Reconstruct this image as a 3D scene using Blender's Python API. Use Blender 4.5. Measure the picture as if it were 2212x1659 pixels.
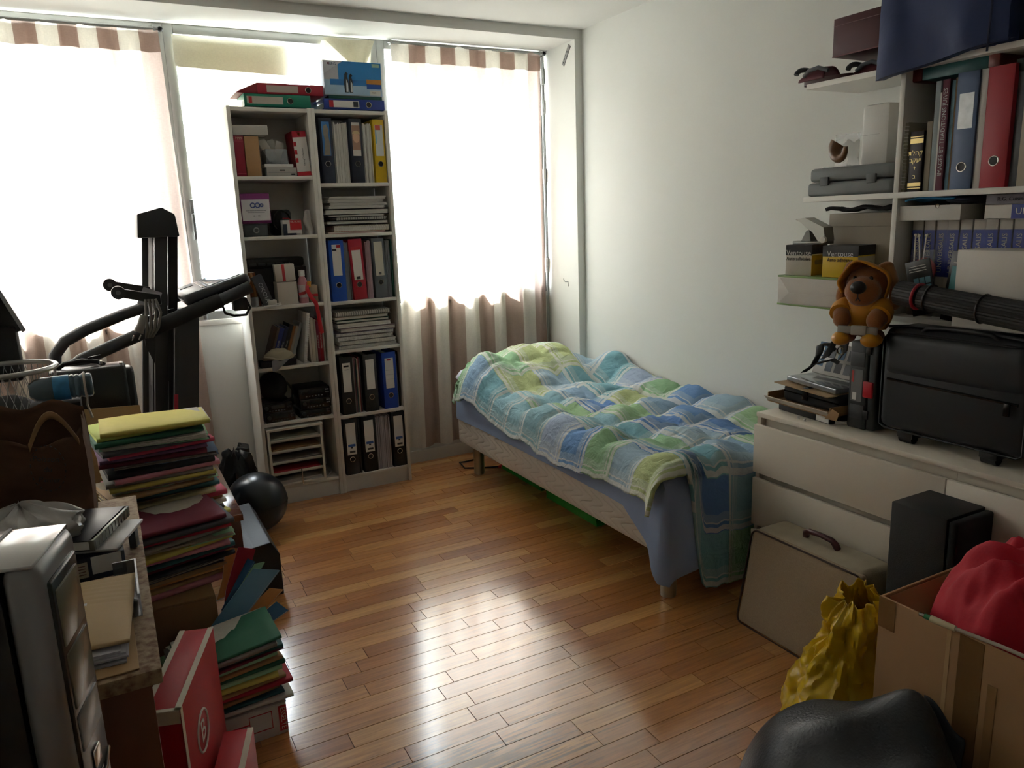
import bpy, bmesh, math, random
from mathutils import Vector, Matrix, Euler, noise
random.seed(7)
for o in list(bpy.data.objects): bpy.data.objects.remove(o)
S = bpy.context.scene
COL = S.collection
R = math.radians
# ------------------------------------------------------------ camera
FPX, YAW, PITCH, ROLL, CAMH = 1645.4, .4832, .2133, -.0362, 1.4475
fw = Vector((math.sin(YAW)*math.cos(PITCH), math.cos(YAW)*math.cos(PITCH), -math.sin(PITCH)))
rt = Vector((math.cos(YAW), -math.sin(YAW), 0)); up = rt.cross(fw)
r2 = math.cos(ROLL)*rt + math.sin(ROLL)*up; u2 = -math.sin(ROLL)*rt + math.cos(ROLL)*up
cam_d = bpy.data.cameras.new('camera'); cam = bpy.data.objects.new('camera', cam_d); COL.objects.link(cam)
cam_d.sensor_width = 36; cam_d.lens = FPX/2212*36; cam_d.clip_start = .03; cam_d.clip_end = 200
cam.matrix_world = Matrix(((r2.x, u2.x, -fw.x, 0), (r2.y, u2.y, -fw.y, 0), (r2.z, u2.z, -fw.z, CAMH), (0, 0, 0, 1)))
S.camera = cam
# ------------------------------------------------------------ sky, sun, exposure
W = bpy.data.worlds.new('sky'); S.world = W; W.use_nodes = True
wn = W.node_tree; wn.nodes.clear()
wo = wn.nodes.new('ShaderNodeOutputWorld'); wb = wn.nodes.new('ShaderNodeBackground'); ws = wn.nodes.new('ShaderNodeTexSky')
ws.sky_type = 'HOSEK_WILKIE'; ws.turbidity = 4; ws.ground_albedo = .5
ws.sun_direction = Vector((.42, .55, .95)).normalized()
wm = wn.nodes.new('ShaderNodeMix'); wm.data_type = 'RGBA'; wm.inputs[0].default_value = .55
wn.links.new(ws.outputs[0], wm.inputs[6]); wm.inputs[7].default_value = (.92, .96, 1, 1)
wn.links.new(wm.outputs[2], wb.inputs[0]); wb.inputs[1].default_value = 9.0
wn.links.new(wb.outputs[0], wo.inputs[0])
sd = bpy.data.lights.new('sun_offscreen', 'SUN'); sun = bpy.data.objects.new('sun_offscreen', sd); COL.objects.link(sun)
sd.energy = 12; sd.angle = R(.6); sd.color = (1, .97, .94)
sun.rotation_euler = (-Vector((.42, .55, .95))).to_track_quat('-Z', 'Y').to_euler(); sun.location = (4, 8, 9)
S.view_settings.view_transform = 'Standard'; S.view_settings.look = 'None'
S.view_settings.exposure = 2.6; S.view_settings.gamma = 1; S.view_settings.use_curve_mapping = False
# ------------------------------------------------------------ materials
def lin(c):
    if isinstance(c, str):
        c = [int(c[i:i+2], 16)/255 for i in (0, 2, 4)]
    return tuple(v/12.92 if v <= .04045 else ((v+.055)/1.055)**2.4 for v in c[:3])
_m = {}
def M(col, rough=.55, metal=0, var=.08, vs=14, bump=0, bs=120, key=None, trans=0, alpha=1, spec=.5, coat=0, sheen=0):
    k = key or (col, rough, metal, var, vs, bump, bs, trans, alpha, spec, coat, sheen)
    if k in _m: return _m[k]
    m = bpy.data.materials.new('mat_%s' % (col if isinstance(col, str) else 'c')); m.use_nodes = True
    nt = m.node_tree; b = nt.nodes['Principled BSDF']; L = lin(col)
    b.inputs['Roughness'].default_value = rough; b.inputs['Metallic'].default_value = metal
    b.inputs['Specular IOR Level'].default_value = spec; b.inputs['Coat Weight'].default_value = coat
    b.inputs['Sheen Weight'].default_value = sheen; b.inputs['Alpha'].default_value = alpha
    b.inputs['Transmission Weight'].default_value = trans
    tc = nt.nodes.new('ShaderNodeTexCoord')
    n = nt.nodes.new('ShaderNodeTexNoise'); n.inputs['Scale'].default_value = vs; n.inputs['Detail'].default_value = 4
    nt.links.new(tc.outputs['Object'], n.inputs['Vector'])
    x = nt.nodes.new('ShaderNodeMix'); x.data_type = 'RGBA'
    x.inputs[6].default_value = (*[v*(1-var) for v in L], 1); x.inputs[7].default_value = (*[min(1, v*(1+var)) for v in L], 1)
    nt.links.new(n.outputs[0], x.inputs[0]); nt.links.new(x.outputs[2], b.inputs['Base Color'])
    if bump:
        n2 = nt.nodes.new('ShaderNodeTexNoise'); n2.inputs['Scale'].default_value = bs; n2.inputs['Detail'].default_value = 3
        nt.links.new(tc.outputs['Object'], n2.inputs['Vector'])
        bp = nt.nodes.new('ShaderNodeBump'); bp.inputs['Strength'].default_value = bump; bp.inputs['Distance'].default_value = .004
        nt.links.new(n2.outputs[0], bp.inputs['Height']); nt.links.new(bp.outputs[0], b.inputs['Normal'])
    _m[k] = m
    return m
def newmat(name):
    m = bpy.data.materials.new(name); m.use_nodes = True
    return m, m.node_tree, m.node_tree.nodes['Principled BSDF']
def nd(nt, typ, **kw):
    n = nt.nodes.new('ShaderNode'+typ)
    for k, v in kw.items():
        if k.startswith('i_'): n.inputs[int(k[2:])].default_value = v
        else: setattr(n, k, v)
    return n
def mth(nt, op, a, b=None, c=None):
    n = nt.nodes.new('ShaderNodeMath'); n.operation = op
    for i, v in enumerate((a, b, c)):
        if v is None: continue
        if isinstance(v, (int, float)): n.inputs[i].default_value = v
        else: nt.links.new(v, n.inputs[i])
    return n.outputs[0]
def mixc(nt, f, a, b):
    n = nt.nodes.new('ShaderNodeMix'); n.data_type = 'RGBA'
    for i, v in ((0, f), (6, a), (7, b)):
        if isinstance(v, (int, float)): n.inputs[i].default_value = v
        elif isinstance(v, tuple): n.inputs[i].default_value = (*v[:3], 1)
        else: nt.links.new(v, n.inputs[i])
    return n.outputs[2]
WHITE = M('d9d8d2', .6, var=.02)
WALL = M('dfe0da', .85, var=.025, vs=3, bump=.05, bs=260)
CEIL = M('d8d8d3', .9, var=.02, vs=2)
FURN = M('dcd9d1', .42, var=.02)
FURN2 = M('d6d1c5', .45, var=.02)
ALU = M('a9aba8', .4, metal=.6, var=.05)
PAPER = M('dddbd4', .8, var=.05, vs=60)
BLACK = M('17181b', .5, var=.2)
BLACKG = M('101114', .25, var=.2)
CHROME = M('c4c1ba', .22, metal=1, var=.03)
NAVY = M('1c2336', .55, var=.1, bump=.1, bs=300)
KRAFT = M('a5815a', .8, var=.06, vs=25)
INK = M('2a2b30', .7)
# ------------------------------------------------------------ mesh helpers
def bbox(bm, x0, x1, y0, y1, z0, z1):
    v = [bm.verts.new(p) for p in ((x0,y0,z0),(x1,y0,z0),(x1,y1,z0),(x0,y1,z0),(x0,y0,z1),(x1,y0,z1),(x1,y1,z1),(x0,y1,z1))]
    for f in ((3,2,1,0),(4,5,6,7),(0,1,5,4),(1,2,6,5),(2,3,7,6),(3,0,4,7)): bm.faces.new([v[i] for i in f])
    return v
def merge(bm, o, mat=None):
    if mat is not None: bmesh.ops.transform(o, matrix=mat, verts=o.verts)
    me = bpy.data.meshes.new('t'); o.to_mesh(me); o.free(); bm.from_mesh(me); bpy.data.meshes.remove(me)
def rbox(bm, x0, x1, y0, y1, z0, z1, r=.004, seg=2, mat=None):
    t = bmesh.new(); bbox(t, x0, x1, y0, y1, z0, z1)
    r = min(r, .49*min(abs(x1-x0), abs(y1-y0), abs(z1-z0)))
    if r > 0: bmesh.ops.bevel(t, geom=t.edges[:], offset=r, segments=seg, affect='EDGES', profile=.5)
    merge(bm, t, mat)
def tube(bm, pts, r, n=8, cap=True, closed=False):
    pts = [Vector(p) for p in pts]; k = len(pts); rings = []
    prev = None
    for i, p in enumerate(pts):
        a = pts[(i-1) % k] if (closed or i > 0) else p
        b = pts[(i+1) % k] if (closed or i < k-1) else p
        t = (b-a).normalized()
        if prev is None:
            u = t.orthogonal().normalized()
        else:
            u = (prev - t*prev.dot(t)).normalized()
        prev = u; w = t.cross(u)
        rr = r[i] if isinstance(r, (list, tuple)) else r
        rings.append([bm.verts.new(p + rr*(math.cos(2*math.pi*j/n)*u + math.sin(2*math.pi*j/n)*w)) for j in range(n)])
    m = k if closed else k-1
    for i in range(m):
        A, B = rings[i], rings[(i+1) % k]
        for j in range(n): bm.faces.new((A[j], A[(j+1) % n], B[(j+1) % n], B[j]))
    if cap and not closed:
        bm.faces.new(rings[0][::-1]); bm.faces.new(rings[-1])
def prism(bm, poly, ax, a, b):
    def P(u, v, w):
        return {'x': (w, u, v), 'y': (u, w, v), 'z': (u, v, w)}[ax]
    A = [bm.verts.new(P(u, v, a)) for u, v in poly]; Bv = [bm.verts.new(P(u, v, b)) for u, v in poly]
    n = len(poly)
    for i in range(n): bm.faces.new((A[i], A[(i+1) % n], Bv[(i+1) % n], Bv[i]))
    bm.faces.new(A[::-1]); bm.faces.new(Bv)
def lathe(bm, prof, n=24, c=(0, 0, 0), mat=None):
    t = bmesh.new(); rings = []
    for r, z in prof: rings.append([t.verts.new((r*math.cos(2*math.pi*j/n), r*math.sin(2*math.pi*j/n), z)) for j in range(n)] if r > 1e-6 else [t.verts.new((0, 0, z))])
    for A, B in zip(rings, rings[1:]):
        for j in range(n):
            q = [A[j % len(A)], A[(j+1) % len(A)], B[(j+1) % len(B)], B[j % len(B)]]
            q2 = []
            for v in q:
                if v not in q2: q2.append(v)
            if len(q2) > 2: t.faces.new(q2)
    for rg, s in ((rings[0], -1), (rings[-1], 1)):
        if len(rg) > 1: t.faces.new(rg[::s])
    mt = Matrix.Translation(c)
    merge(bm, t, mt @ mat if mat is not None else mt)
def grid(bm, fn, nu, nv):
    uvl = bm.loops.layers.uv.verify(); V = {}
    for i in range(nu+1):
        for j in range(nv+1): V[i, j] = bm.verts.new(fn(i/nu, j/nv))
    for i in range(nu):
        for j in range(nv):
            f = bm.faces.new((V[i, j], V[i+1, j], V[i+1, j+1], V[i, j+1]))
            for l, (a, b) in zip(f.loops, ((i, j), (i+1, j), (i+1, j+1), (i, j+1))): l[uvl].uv = (a/nu, b/nv)
def ellip(bm, c, r, rot=(0, 0, 0), n=20):
    t = bmesh.new(); bmesh.ops.create_uvsphere(t, u_segments=n, v_segments=n//2+2, radius=1)
    merge(bm, t, Matrix.Translation(c) @ Euler(rot).to_matrix().to_4x4() @ Matrix.Diagonal((*r, 1)))
def torus(bm, c, Rr, r, ax='y', n=20, k=6):
    pts = []
    for i in range(n):
        a = 2*math.pi*i/n; u, v = Rr*math.cos(a), Rr*math.sin(a)
        pts.append({'y': (c[0]+u, c[1], c[2]+v), 'z': (c[0]+u, c[1]+v, c[2]), 'x': (c[0], c[1]+u, c[2]+v)}[ax])
    tube(bm, pts, r, k, closed=True)
def disc(bm, c, r, ax='y', n=20):
    vs = []
    for i in range(n):
        a = 2*math.pi*i/n; u, v = r*math.cos(a), r*math.sin(a)
        vs.append(bm.verts.new({'y': (c[0]+u, c[1], c[2]+v), 'z': (c[0]+u, c[1]+v, c[2]), 'x': (c[0], c[1]+u, c[2]+v)}[ax]))
    bm.faces.new(vs)
def nz(p, s=1.0): return noise.noise(Vector(p)*s)
# ------------------------------------------------------------ object helpers
def obj(name, bm, mat, parent=None, smooth=None, loc=(0, 0, 0), rot=(0, 0, 0), kind=None):
    if isinstance(bm, bmesh.types.BMesh):
        bmesh.ops.recalc_face_normals(bm, faces=bm.faces)
        me = bpy.data.meshes.new(name); bm.to_mesh(me); bm.free()
    else: me = bm
    if mat is not None and not me.materials: me.materials.append(mat)
    if smooth:
        me.shade_smooth(); me.set_sharp_from_angle(angle=R(smooth))
    o = bpy.data.objects.new(name, me); COL.objects.link(o)
    o.location = loc; o.rotation_euler = rot
    if parent: o.parent = parent
    if kind: o['kind'] = kind
    return o
def tag(o, label, cat, group=None):
    o['label'] = label; o['category'] = cat
    if group: o['group'] = group
    return o
def thing(name, label, cat, loc=(0, 0, 0), rot=(0, 0, 0), group=None):
    o = bpy.data.objects.new(name, None); COL.objects.link(o); o.empty_display_size = .05
    o.location = loc; o.rotation_euler = rot if isinstance(rot, (tuple, list)) else (0, 0, rot)
    return tag(o, label, cat, group)
def struct(name, bm, mat, parent=None, smooth=None):
    o = obj(name, bm, mat, parent, smooth)
    if not parent: o['kind'] = 'structure'
    return o
def bx(name, mat, parent, x0, x1, y0, y1, z0, z1, r=.003, **kw):
    b = bmesh.new(); rbox(b, x0, x1, y0, y1, z0, z1, r); return obj(name, b, mat, parent, smooth=40, **kw)
def text(body, size, mat, parent, loc, rot=(R(90), 0, 0), ext=.0003, align='CENTER', name='lettering', sx=1):
    cu = bpy.data.curves.new('txt', 'FONT'); cu.body = body; cu.size = size; cu.extrude = ext; cu.align_x = align; cu.align_y = 'CENTER'; cu.resolution_u = 2
    t = bpy.data.objects.new('txt', cu); COL.objects.link(t)
    dg = bpy.context.evaluated_depsgraph_get(); me = bpy.data.meshes.new_from_object(t.evaluated_get(dg))
    bpy.data.objects.remove(t); bpy.data.curves.remove(cu)
    me.materials.clear(); me.materials.append(mat)
    o = bpy.data.objects.new(name, me); COL.objects.link(o); o.location = loc; o.rotation_euler = rot; o.parent = parent; o.scale = (sx, 1, 1)
    return o
def decal(parent, size, face, u0, u1, v0, v1, mat, name='label', t=.0008):
    w, d, h = size; b = bmesh.new()
    if face == 'F': bbox(b, u0*w, u1*w, -t, .0002, v0*h, v1*h)
    if face == 'R': bbox(b, w-.0002, w+t, u0*d, u1*d, v0*h, v1*h)
    if face == 'L': bbox(b, -t, .0002, (1-u1)*d, (1-u0)*d, v0*h, v1*h)
    if face == 'T': bbox(b, u0*w, u1*w, v0*d, v1*d, h-.0002, h+t)
    return obj(name, b, mat, parent)
def ftext(parent, size, face, u, v, hgt, body, mat, spin=0, sx=1):
    w, d, h = size; e = .0014
    if face == 'F': return text(body, hgt, mat, parent, (u*w, -e, v*h), (R(90), R(-spin), 0), sx=sx)
    if face == 'R': return text(body, hgt, mat, parent, (w+e, u*d, v*h), (R(90), R(-spin), R(90)), sx=sx)
    if face == 'T': return text(body, hgt, mat, parent, (u*w, v*d, h+e), (0, 0, R(spin)), sx=sx)
def carton(name, label, cat, size, loc, rot, mat, decals=(), texts=(), r=.002, group=None):
    t = thing(name, label, cat, loc, rot, group); w, d, h = size
    bx('body', mat, t, 0, w, 0, d, 0, h, r)
    for q in decals: decal(t, size, *q)
    for q in texts: ftext(t, size, *q)
    return t
def binder(label, w, loc, mat, rot=(0, 0, 0), h=.318, d=.236, lab=None, ring=True, cover_r=.004, ringz=.085, pages=.8, logo=None, group=None, extra=None):
    t = thing('binder', label, 'binder', loc, rot, group)
    b = bmesh.new(); s = .003
    rbox(b, 0, w, 0, s, 0, h, .0012); rbox(b, 0, s, 0, d, 0, h, .0012); rbox(b, w-s, w, 0, d, 0, h, .0012)
    obj('cover', b, mat, t, smooth=40)
    b = bmesh.new(); pw = (w-2*s)*pages
    bbox(b, s+.001, s+pw, .02, d-.012, .006, h-.02); obj('pages', b, PAPER, t)
    if ring:
        b = bmesh.new(); torus(b, (w/2, -.0008, ringz), .0135, .0018, 'y', 22, 6); obj('finger_ring', b, CHROME, t, smooth=50)
        b = bmesh.new(); disc(b, (w/2, -.0004, ringz), .0125, 'y'); obj('finger_hole', b, BLACK, t)
    if lab:
        z0, z1, lm, m2 = lab
        l = bx('spine_label', lm, t, w*.5-m2, w*.5+m2, -.0012, .0004, z0, z1, 0)
        if logo:
            for (a0, a1, c0, c1, mm) in logo: bx('label_print', mm, l, w*.5-m2+a0*2*m2, w*.5-m2+a1*2*m2, -.0018, -.0010, z0+c0*(z1-z0), z0+c1*(z1-z0), 0)
    if extra: extra(t, w, h)
    return t
def book(label, w, h, d, loc, mat, rot=(0, 0, 0), name='book', hard=False, txt=None, group=None, pagem=None, cat='book', bands=()):
    t = thing(name, label, cat, loc, rot, group); b = bmesh.new(); s = .0025 if hard else .0009; e = .003 if hard else 0
    rbox(b, 0, w, 0, s, 0, h, .0006); rbox(b, 0, s, 0, d, 0, h, .0003); rbox(b, w-s, w, 0, d, 0, h, .0003)
    obj('cover', b, mat, t, smooth=40)
    b = bmesh.new(); bbox(b, s, w-s, s+.0005, d-e-.0005, e+.0003, h-e-.0003); obj('pages', b, pagem or PAPER, t)
    for z0, z1, mm in bands: bx('spine_band', mm, t, .0008, w-.0008, -.0008, .0006, z0*h, z1*h, 0)
    if txt:
        body, size, mm, z = txt[:4]; spin = txt[4] if len(txt) > 4 else 90
        text(body, size, mm, t, (w/2, -.0012, z*h), (R(90), R(-spin), 0))
    return t
def sheets(parent, x0, x1, y0, y1, z0, z1, n, mat, name='sheets', jit=.006, axis='z'):
    b = bmesh.new()
    for i in range(n):
        a, c = random.uniform(-jit, jit), random.uniform(-jit, jit)
        if axis == 'z': bbox(b, x0+a, x1+a, y0+c, y1+c, z0+(z1-z0)*i/n, z0+(z1-z0)*(i+.85)/n)
        else: bbox(b, x0+(x1-x0)*i/n, x0+(x1-x0)*(i+.85)/n, y0+c, y1+c, z0, z1+a)
    return obj(name, b, mat, parent)
# ============================================================ ROOM
XL, XR, YF, YW, ZC = -1.35, 2.58, -1.2, 4.27, 2.484
# ---- floor: parquet strips
def wood(name, use_obj):
    m, nt, b = newmat(name); tc = nd(nt, 'TexCoord'); g = nd(nt, 'NewGeometry')
    if use_obj: rnd = nd(nt, 'ObjectInfo').outputs['Random']
    else: rnd = nd(nt, 'Attribute', attribute_name='tint').outputs['Fac']
    mp = nd(nt, 'Mapping'); mp.inputs['Scale'].default_value = (2.2, 34, 20); nt.links.new(g.outputs['Position'], mp.inputs[0])
    off = nd(nt, 'VectorMath', operation='ADD'); nt.links.new(mp.outputs[0], off.inputs[0])
    cb = nd(nt, 'CombineXYZ'); nt.links.new(mth(nt, 'MULTIPLY', rnd, 37.0), cb.inputs[0]); nt.links.new(mth(nt, 'MULTIPLY', rnd, 91.0), cb.inputs[1]); nt.links.new(cb.outputs[0], off.inputs[1])
    n = nd(nt, 'TexNoise'); n.inputs['Scale'].default_value = 2.2; n.inputs['Detail'].default_value = 6; n.inputs['Distortion'].default_value = 1.2
    nt.links.new(off.outputs[0], n.inputs['Vector'])
    r = nd(nt, 'ValToRGB'); nt.links.new(rnd, r.inputs[0])
    cols = ['b97c45', 'c2854a', 'ca8e52', 'b0723c', 'd39b5c', 'bb7f46', 'd8a465', 'c4884d']
    r.color_ramp.interpolation = 'CONSTANT'
    while len(r.color_ramp.elements) < len(cols): r.color_ramp.elements.new(.5)
    for i, (e, c) in enumerate(zip(r.color_ramp.elements, cols)): e.position = i/len(cols); e.color = (*lin(c), 1)
    dk = nd(nt, 'ValToRGB'); nt.links.new(n.outputs[0], dk.inputs[0])
    dk.color_ramp.elements[0].position = .3; dk.color_ramp.elements[0].color = (.64, .57, .49, 1); dk.color_ramp.elements[1].position = .68; dk.color_ramp.elements[1].color = (1.1, 1.08, 1.04, 1)
    mx = nd(nt, 'Mix', data_type='RGBA', blend_type='MULTIPLY'); mx.inputs[0].default_value = .8
    nt.links.new(r.outputs[0], mx.inputs[6]); nt.links.new(dk.outputs[0], mx.inputs[7])
    # worn, greyed varnish by the piled-up desk side
    sp = nd(nt, 'SeparateXYZ'); nt.links.new(g.outputs['Position'], sp.inputs[0])
    dx = mth(nt, 'DIVIDE', mth(nt, 'SUBTRACT', sp.outputs[0], .55), .62); dy = mth(nt, 'DIVIDE', mth(nt, 'SUBTRACT', sp.outputs[1], 1.62), .24)
    ds = mth(nt, 'SQRT', mth(nt, 'ADD', mth(nt, 'MULTIPLY', dx, dx), mth(nt, 'MULTIPLY', dy, dy)))
    n3 = nd(nt, 'TexNoise'); n3.inputs['Scale'].default_value = 3; n3.inputs['Detail'].default_value = 8; nt.links.new(mp.outputs[0], n3.inputs['Vector'])
    wear = mth(nt, 'ADD', mth(nt, 'SUBTRACT', 1.0, ds), mth(nt, 'MULTIPLY', mth(nt, 'SUBTRACT', n3.outputs[0], .5), 2.6))
    wr = nd(nt, 'ValToRGB'); nt.links.new(wear, wr.inputs[0]); wr.color_ramp.elements[0].position = .3; wr.color_ramp.elements[1].position = .62
    fin = mixc(nt, mth(nt, 'MULTIPLY', wr.outputs[0], .75), mx.outputs[2], lin('4f3522'))
    nt.links.new(fin, b.inputs['Base Color'])
    n4 = nd(nt, 'TexNoise'); n4.inputs['Scale'].default_value = 9; n4.inputs['Detail'].default_value = 5; nt.links.new(g.outputs['Position'], n4.inputs['Vector'])
    ro = mth(nt, 'ADD', mth(nt, 'MULTIPLY', n4.outputs[0], .14), .24)
    nt.links.new(mth(nt, 'ADD', ro, mth(nt, 'MULTIPLY', wr.outputs[0], .12)), b.inputs['Roughness'])
    bp = nd(nt, 'Bump'); bp.inputs['Strength'].default_value = .1; bp.inputs['Distance'].default_value = .002
    nt.links.new(n.outputs[0], bp.inputs['Height']); nt.links.new(bp.outputs[0], b.inputs['Normal'])
    b.inputs['Specular IOR Level'].default_value = .6; b.inputs['Coat Weight'].default_value = 1; b.inputs['Coat IOR'].default_value = 1.95; b.inputs['Coat Roughness'].default_value = .16
    return m
fb = bmesh.new(); bbox(fb, XL, XR, YF, 4.5, -.08, -.010)
floor = struct('floor', fb, M('3a2415', .8))
WOODI, WOODS = wood('parquet_strip', True), wood('parquet_rest', False)
SW = .0705; strips = []
row = 0; y = YF
while y < YW-.001:
    x = XL - random.uniform(0, .4)
    while x < XR:
        ln = random.choice((.30, .38, .46, .52, .60))
        a, c = max(x, XL), min(x+ln, XR)
        if c-a > .02: strips.append((a, c, y, min(y+SW, YW)))
        x += ln
    y += SW; row += 1
def seen(s):
    p = Vector(((s[0]+s[1])/2, (s[2]+s[3])/2, 0)) - Vector((0, 0, CAMH)); z = p.dot(fw)
    if z < .3: return 0
    X, Y = 1106+FPX*p.dot(r2)/z, 829.5-FPX*p.dot(u2)/z
    if not (450 < X < 1950 and 930 < Y < 1700): return 0
    if s[0] > 2.0 or (s[0] < .1 and s[2] < 2.9): return 0
    return (s[1]-s[0])/z**2
strips.sort(key=seen, reverse=True)
cache = {}
def stripmesh(l, w):
    k = (round(l, 3), round(w, 3))
    if k not in cache:
        b = bmesh.new(); g = .0008
        A = [(-l/2+g, -w/2+g), (l/2-g, -w/2+g), (l/2-g, w/2-g), (-l/2+g, w/2-g)]
        v0 = [b.verts.new((*p, -.012)) for p in A]; v1 = [b.verts.new((*p, -.0012)) for p in A]
        v2 = [b.verts.new((p[0]-math.copysign(.0004, p[0]), p[1]-math.copysign(.0004, p[1]), 0)) for p in A]
        for P, Q in ((v0, v1), (v1, v2)):
            for i in range(4): b.faces.new((P[i], P[(i+1) % 4], Q[(i+1) % 4], Q[i]))
        b.faces.new(v2)
        me = bpy.data.meshes.new('plank'); b.to_mesh(me); b.free(); me.materials.append(WOODI); cache[k] = me
    return cache[k]
for s in strips[:290]:
    o = bpy.data.objects.new('plank', stripmesh(s[1]-s[0], s[3]-s[2])); COL.objects.link(o)
    o.location = ((s[0]+s[1])/2, (s[2]+s[3])/2, random.uniform(-.0002, .0002)); o.parent = floor
vv, ff, tt = [], [], []
for s in strips[290:]:
    k = len(vv); g = .0006
    vv += [(s[0]+g, s[2]+g, 0), (s[1]-g, s[2]+g, 0), (s[1]-g, s[3]-g, 0), (s[0]+g, s[3]-g, 0)]
    ff += [(k, k+1, k+2, k+3)]; tt += [random.random()]
me = bpy.data.meshes.new('planks'); me.from_pydata(vv, [], ff); at = me.attributes.new('tint', 'FLOAT', 'FACE'); at.data.foreach_set('value', tt)
me.materials.append(WOODS); obj('planks', me, None, floor, kind='stuff')
# ---- shell
b = bmesh.new(); bbox(b, XL-.1, XR+.1, YF-.1, 4.64, ZC, ZC+.1); struct('ceiling', b, CEIL)
b = bmesh.new(); bbox(b, XL-.1, XR, 3.91, 4.64, 2.431, ZC); struct('trim_1', b, CEIL)
b = bmesh.new(); bbox(b, XR, XR+.12, YF-.1, 4.6, -.05, ZC); struct('wall_right', b, WALL)
b = bmesh.new(); bbox(b, XL-.12, XL, YF-.1, 4.6, -.05, ZC); struct('wall_left', b, WALL)
b = bmesh.new(); bbox(b, XL, XR, YF-.12, YF, -.05, ZC); struct('wall_front', b, WALL)
b = bmesh.new(); bbox(b, 2.532, XR, 3.91, 4.45, 0, 2.431); struct('trim_2', b, WALL)
b = bmesh.new(); bbox(b, XL, 2.532, YW, 4.47, -.05, .955); struct('wall_back', b, WALL)
b = bmesh.new(); rbox(b, XL, 2.532, 4.262, 4.47, .955, .985, .004); struct('trim_3', b, M('cfccc4', .5), smooth=40)
b = bmesh.new(); rbox(b, XL, 2.532, 4.256, YW, 0, .075, .003); struct('baseboard_back', b, M('cfcbc2', .5), smooth=40)
b = bmesh.new(); rbox(b, 2.566, XR, 2.1, 3.91, 0, .07, .003); struct('baseboard_right', b, M('cfcbc2', .5), smooth=40)
# small wall fittings
t = thing('wall_hook', 'small bent metal hook on the white window jamb', 'hook', (2.532, 4.03, 1.055))
b = bmesh.new(); tube(b, [(0, 0, 0), (-.022, 0, .002), (-.03, 0, .012), (-.032, 0, .022)], .0025, 6); obj('hook_arm', b, ALU, t, smooth=60)
b = bmesh.new(); tube(b, [(0, 0, 0), (0, -.004, -.028)], .003, 6); obj('plate', b, M('8d8a82', .6), t)
t = thing('curtain_bracket', 'perforated metal bracket high in the window corner', 'bracket', (2.526, 3.99, 2.37), (R(38), 0, 0))
bx('plate', M('9c9d9a', .45, metal=.5), t, 0, .006, -.012, .012, -.07, .05, .001)
for i in range(4): b = bmesh.new(); disc(b, (-.0006, 0, -.055+i*.022), .005, 'x', 10); obj('screw_hole', b, INK, t)
# ---- windows
GL, nt, bb = newmat('window_glass'); nt.nodes.remove(bb)
out = [n for n in nt.nodes if n.type == 'OUTPUT_MATERIAL'][0]
tr = nd(nt, 'BsdfTransparent'); tr.inputs[0].default_value = (.96, .98, .98, 1); gs = nd(nt, 'BsdfGlossy'); gs.inputs['Roughness'].default_value = .02; 
ms = nd(nt, 'MixShader'); ms.inputs[0].default_value = .07; nt.links.new(tr.outputs[0], ms.inputs[1]); nt.links.new(gs.outputs[0], ms.inputs[2]); nt.links.new(ms.outputs[0], out.inputs[0])
def window(n, x0, x1):
    y0, y1, z0, z1, f = 4.275, 4.335, .985, 2.431, .045
    b = bmesh.new(); rbox(b, x0, x0+f, y0, y1, z0, z1, .003); rbox(b, x1-f, x1, y0, y1, z0, z1, .003)
    rbox(b, x0+f, x1-f, y0, y1, z0, z0+f, .003); rbox(b, x0+f, x1-f, y0, y1, z1-f, z1, .003)
    w = obj('window_%d' % n, b, ALU, smooth=40); w['kind'] = 'structure'
    b = bmesh.new(); bbox(b, x0+f-.005, x1-f+.005, 4.302, 4.308, z0+f-.005, z1-f+.005); obj('pane', b, GL, w)
    return w
w1 = window(1, XL, .405); w2 = window(2, .405, 1.478); w3 = window(3, 1.478, 2.532)
b = bmesh.new(); rbox(b, .432, .450, 4.255, 4.275, 1.44, 1.60, .004); rbox(b, .434, .448, 4.235, 4.256, 1.40, 1.53, .004); obj('window_handle', b, M('8b8d8c', .35, metal=.7), w2, smooth=40)
b = bmesh.new(); rbox(b, .432, .450, 4.255, 4.275, .99, 1.03, .004); obj('latch', b, M('8b8d8c', .35, metal=.7), w2, smooth=40)
for z in (2.29, 2.11, 1.70, 1.15):
    b = bmesh.new(); tube(b, [(2.520, 4.262, z-.045), (2.520, 4.262, z+.045)], .011, 10); rbox(b, 2.508, 2.526, 4.25, 4.27, z-.012, z+.045, .003); obj('hinge', b, M('b5b4ae', .35, metal=.5), w3, smooth=40)
b = bmesh.new(); tube(b, [(2.523, 4.268, .4), (2.523, 4.268, 2.4)], .008, 8); obj('espagnolette_rod', b, ALU, w3, smooth=50)
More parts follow.
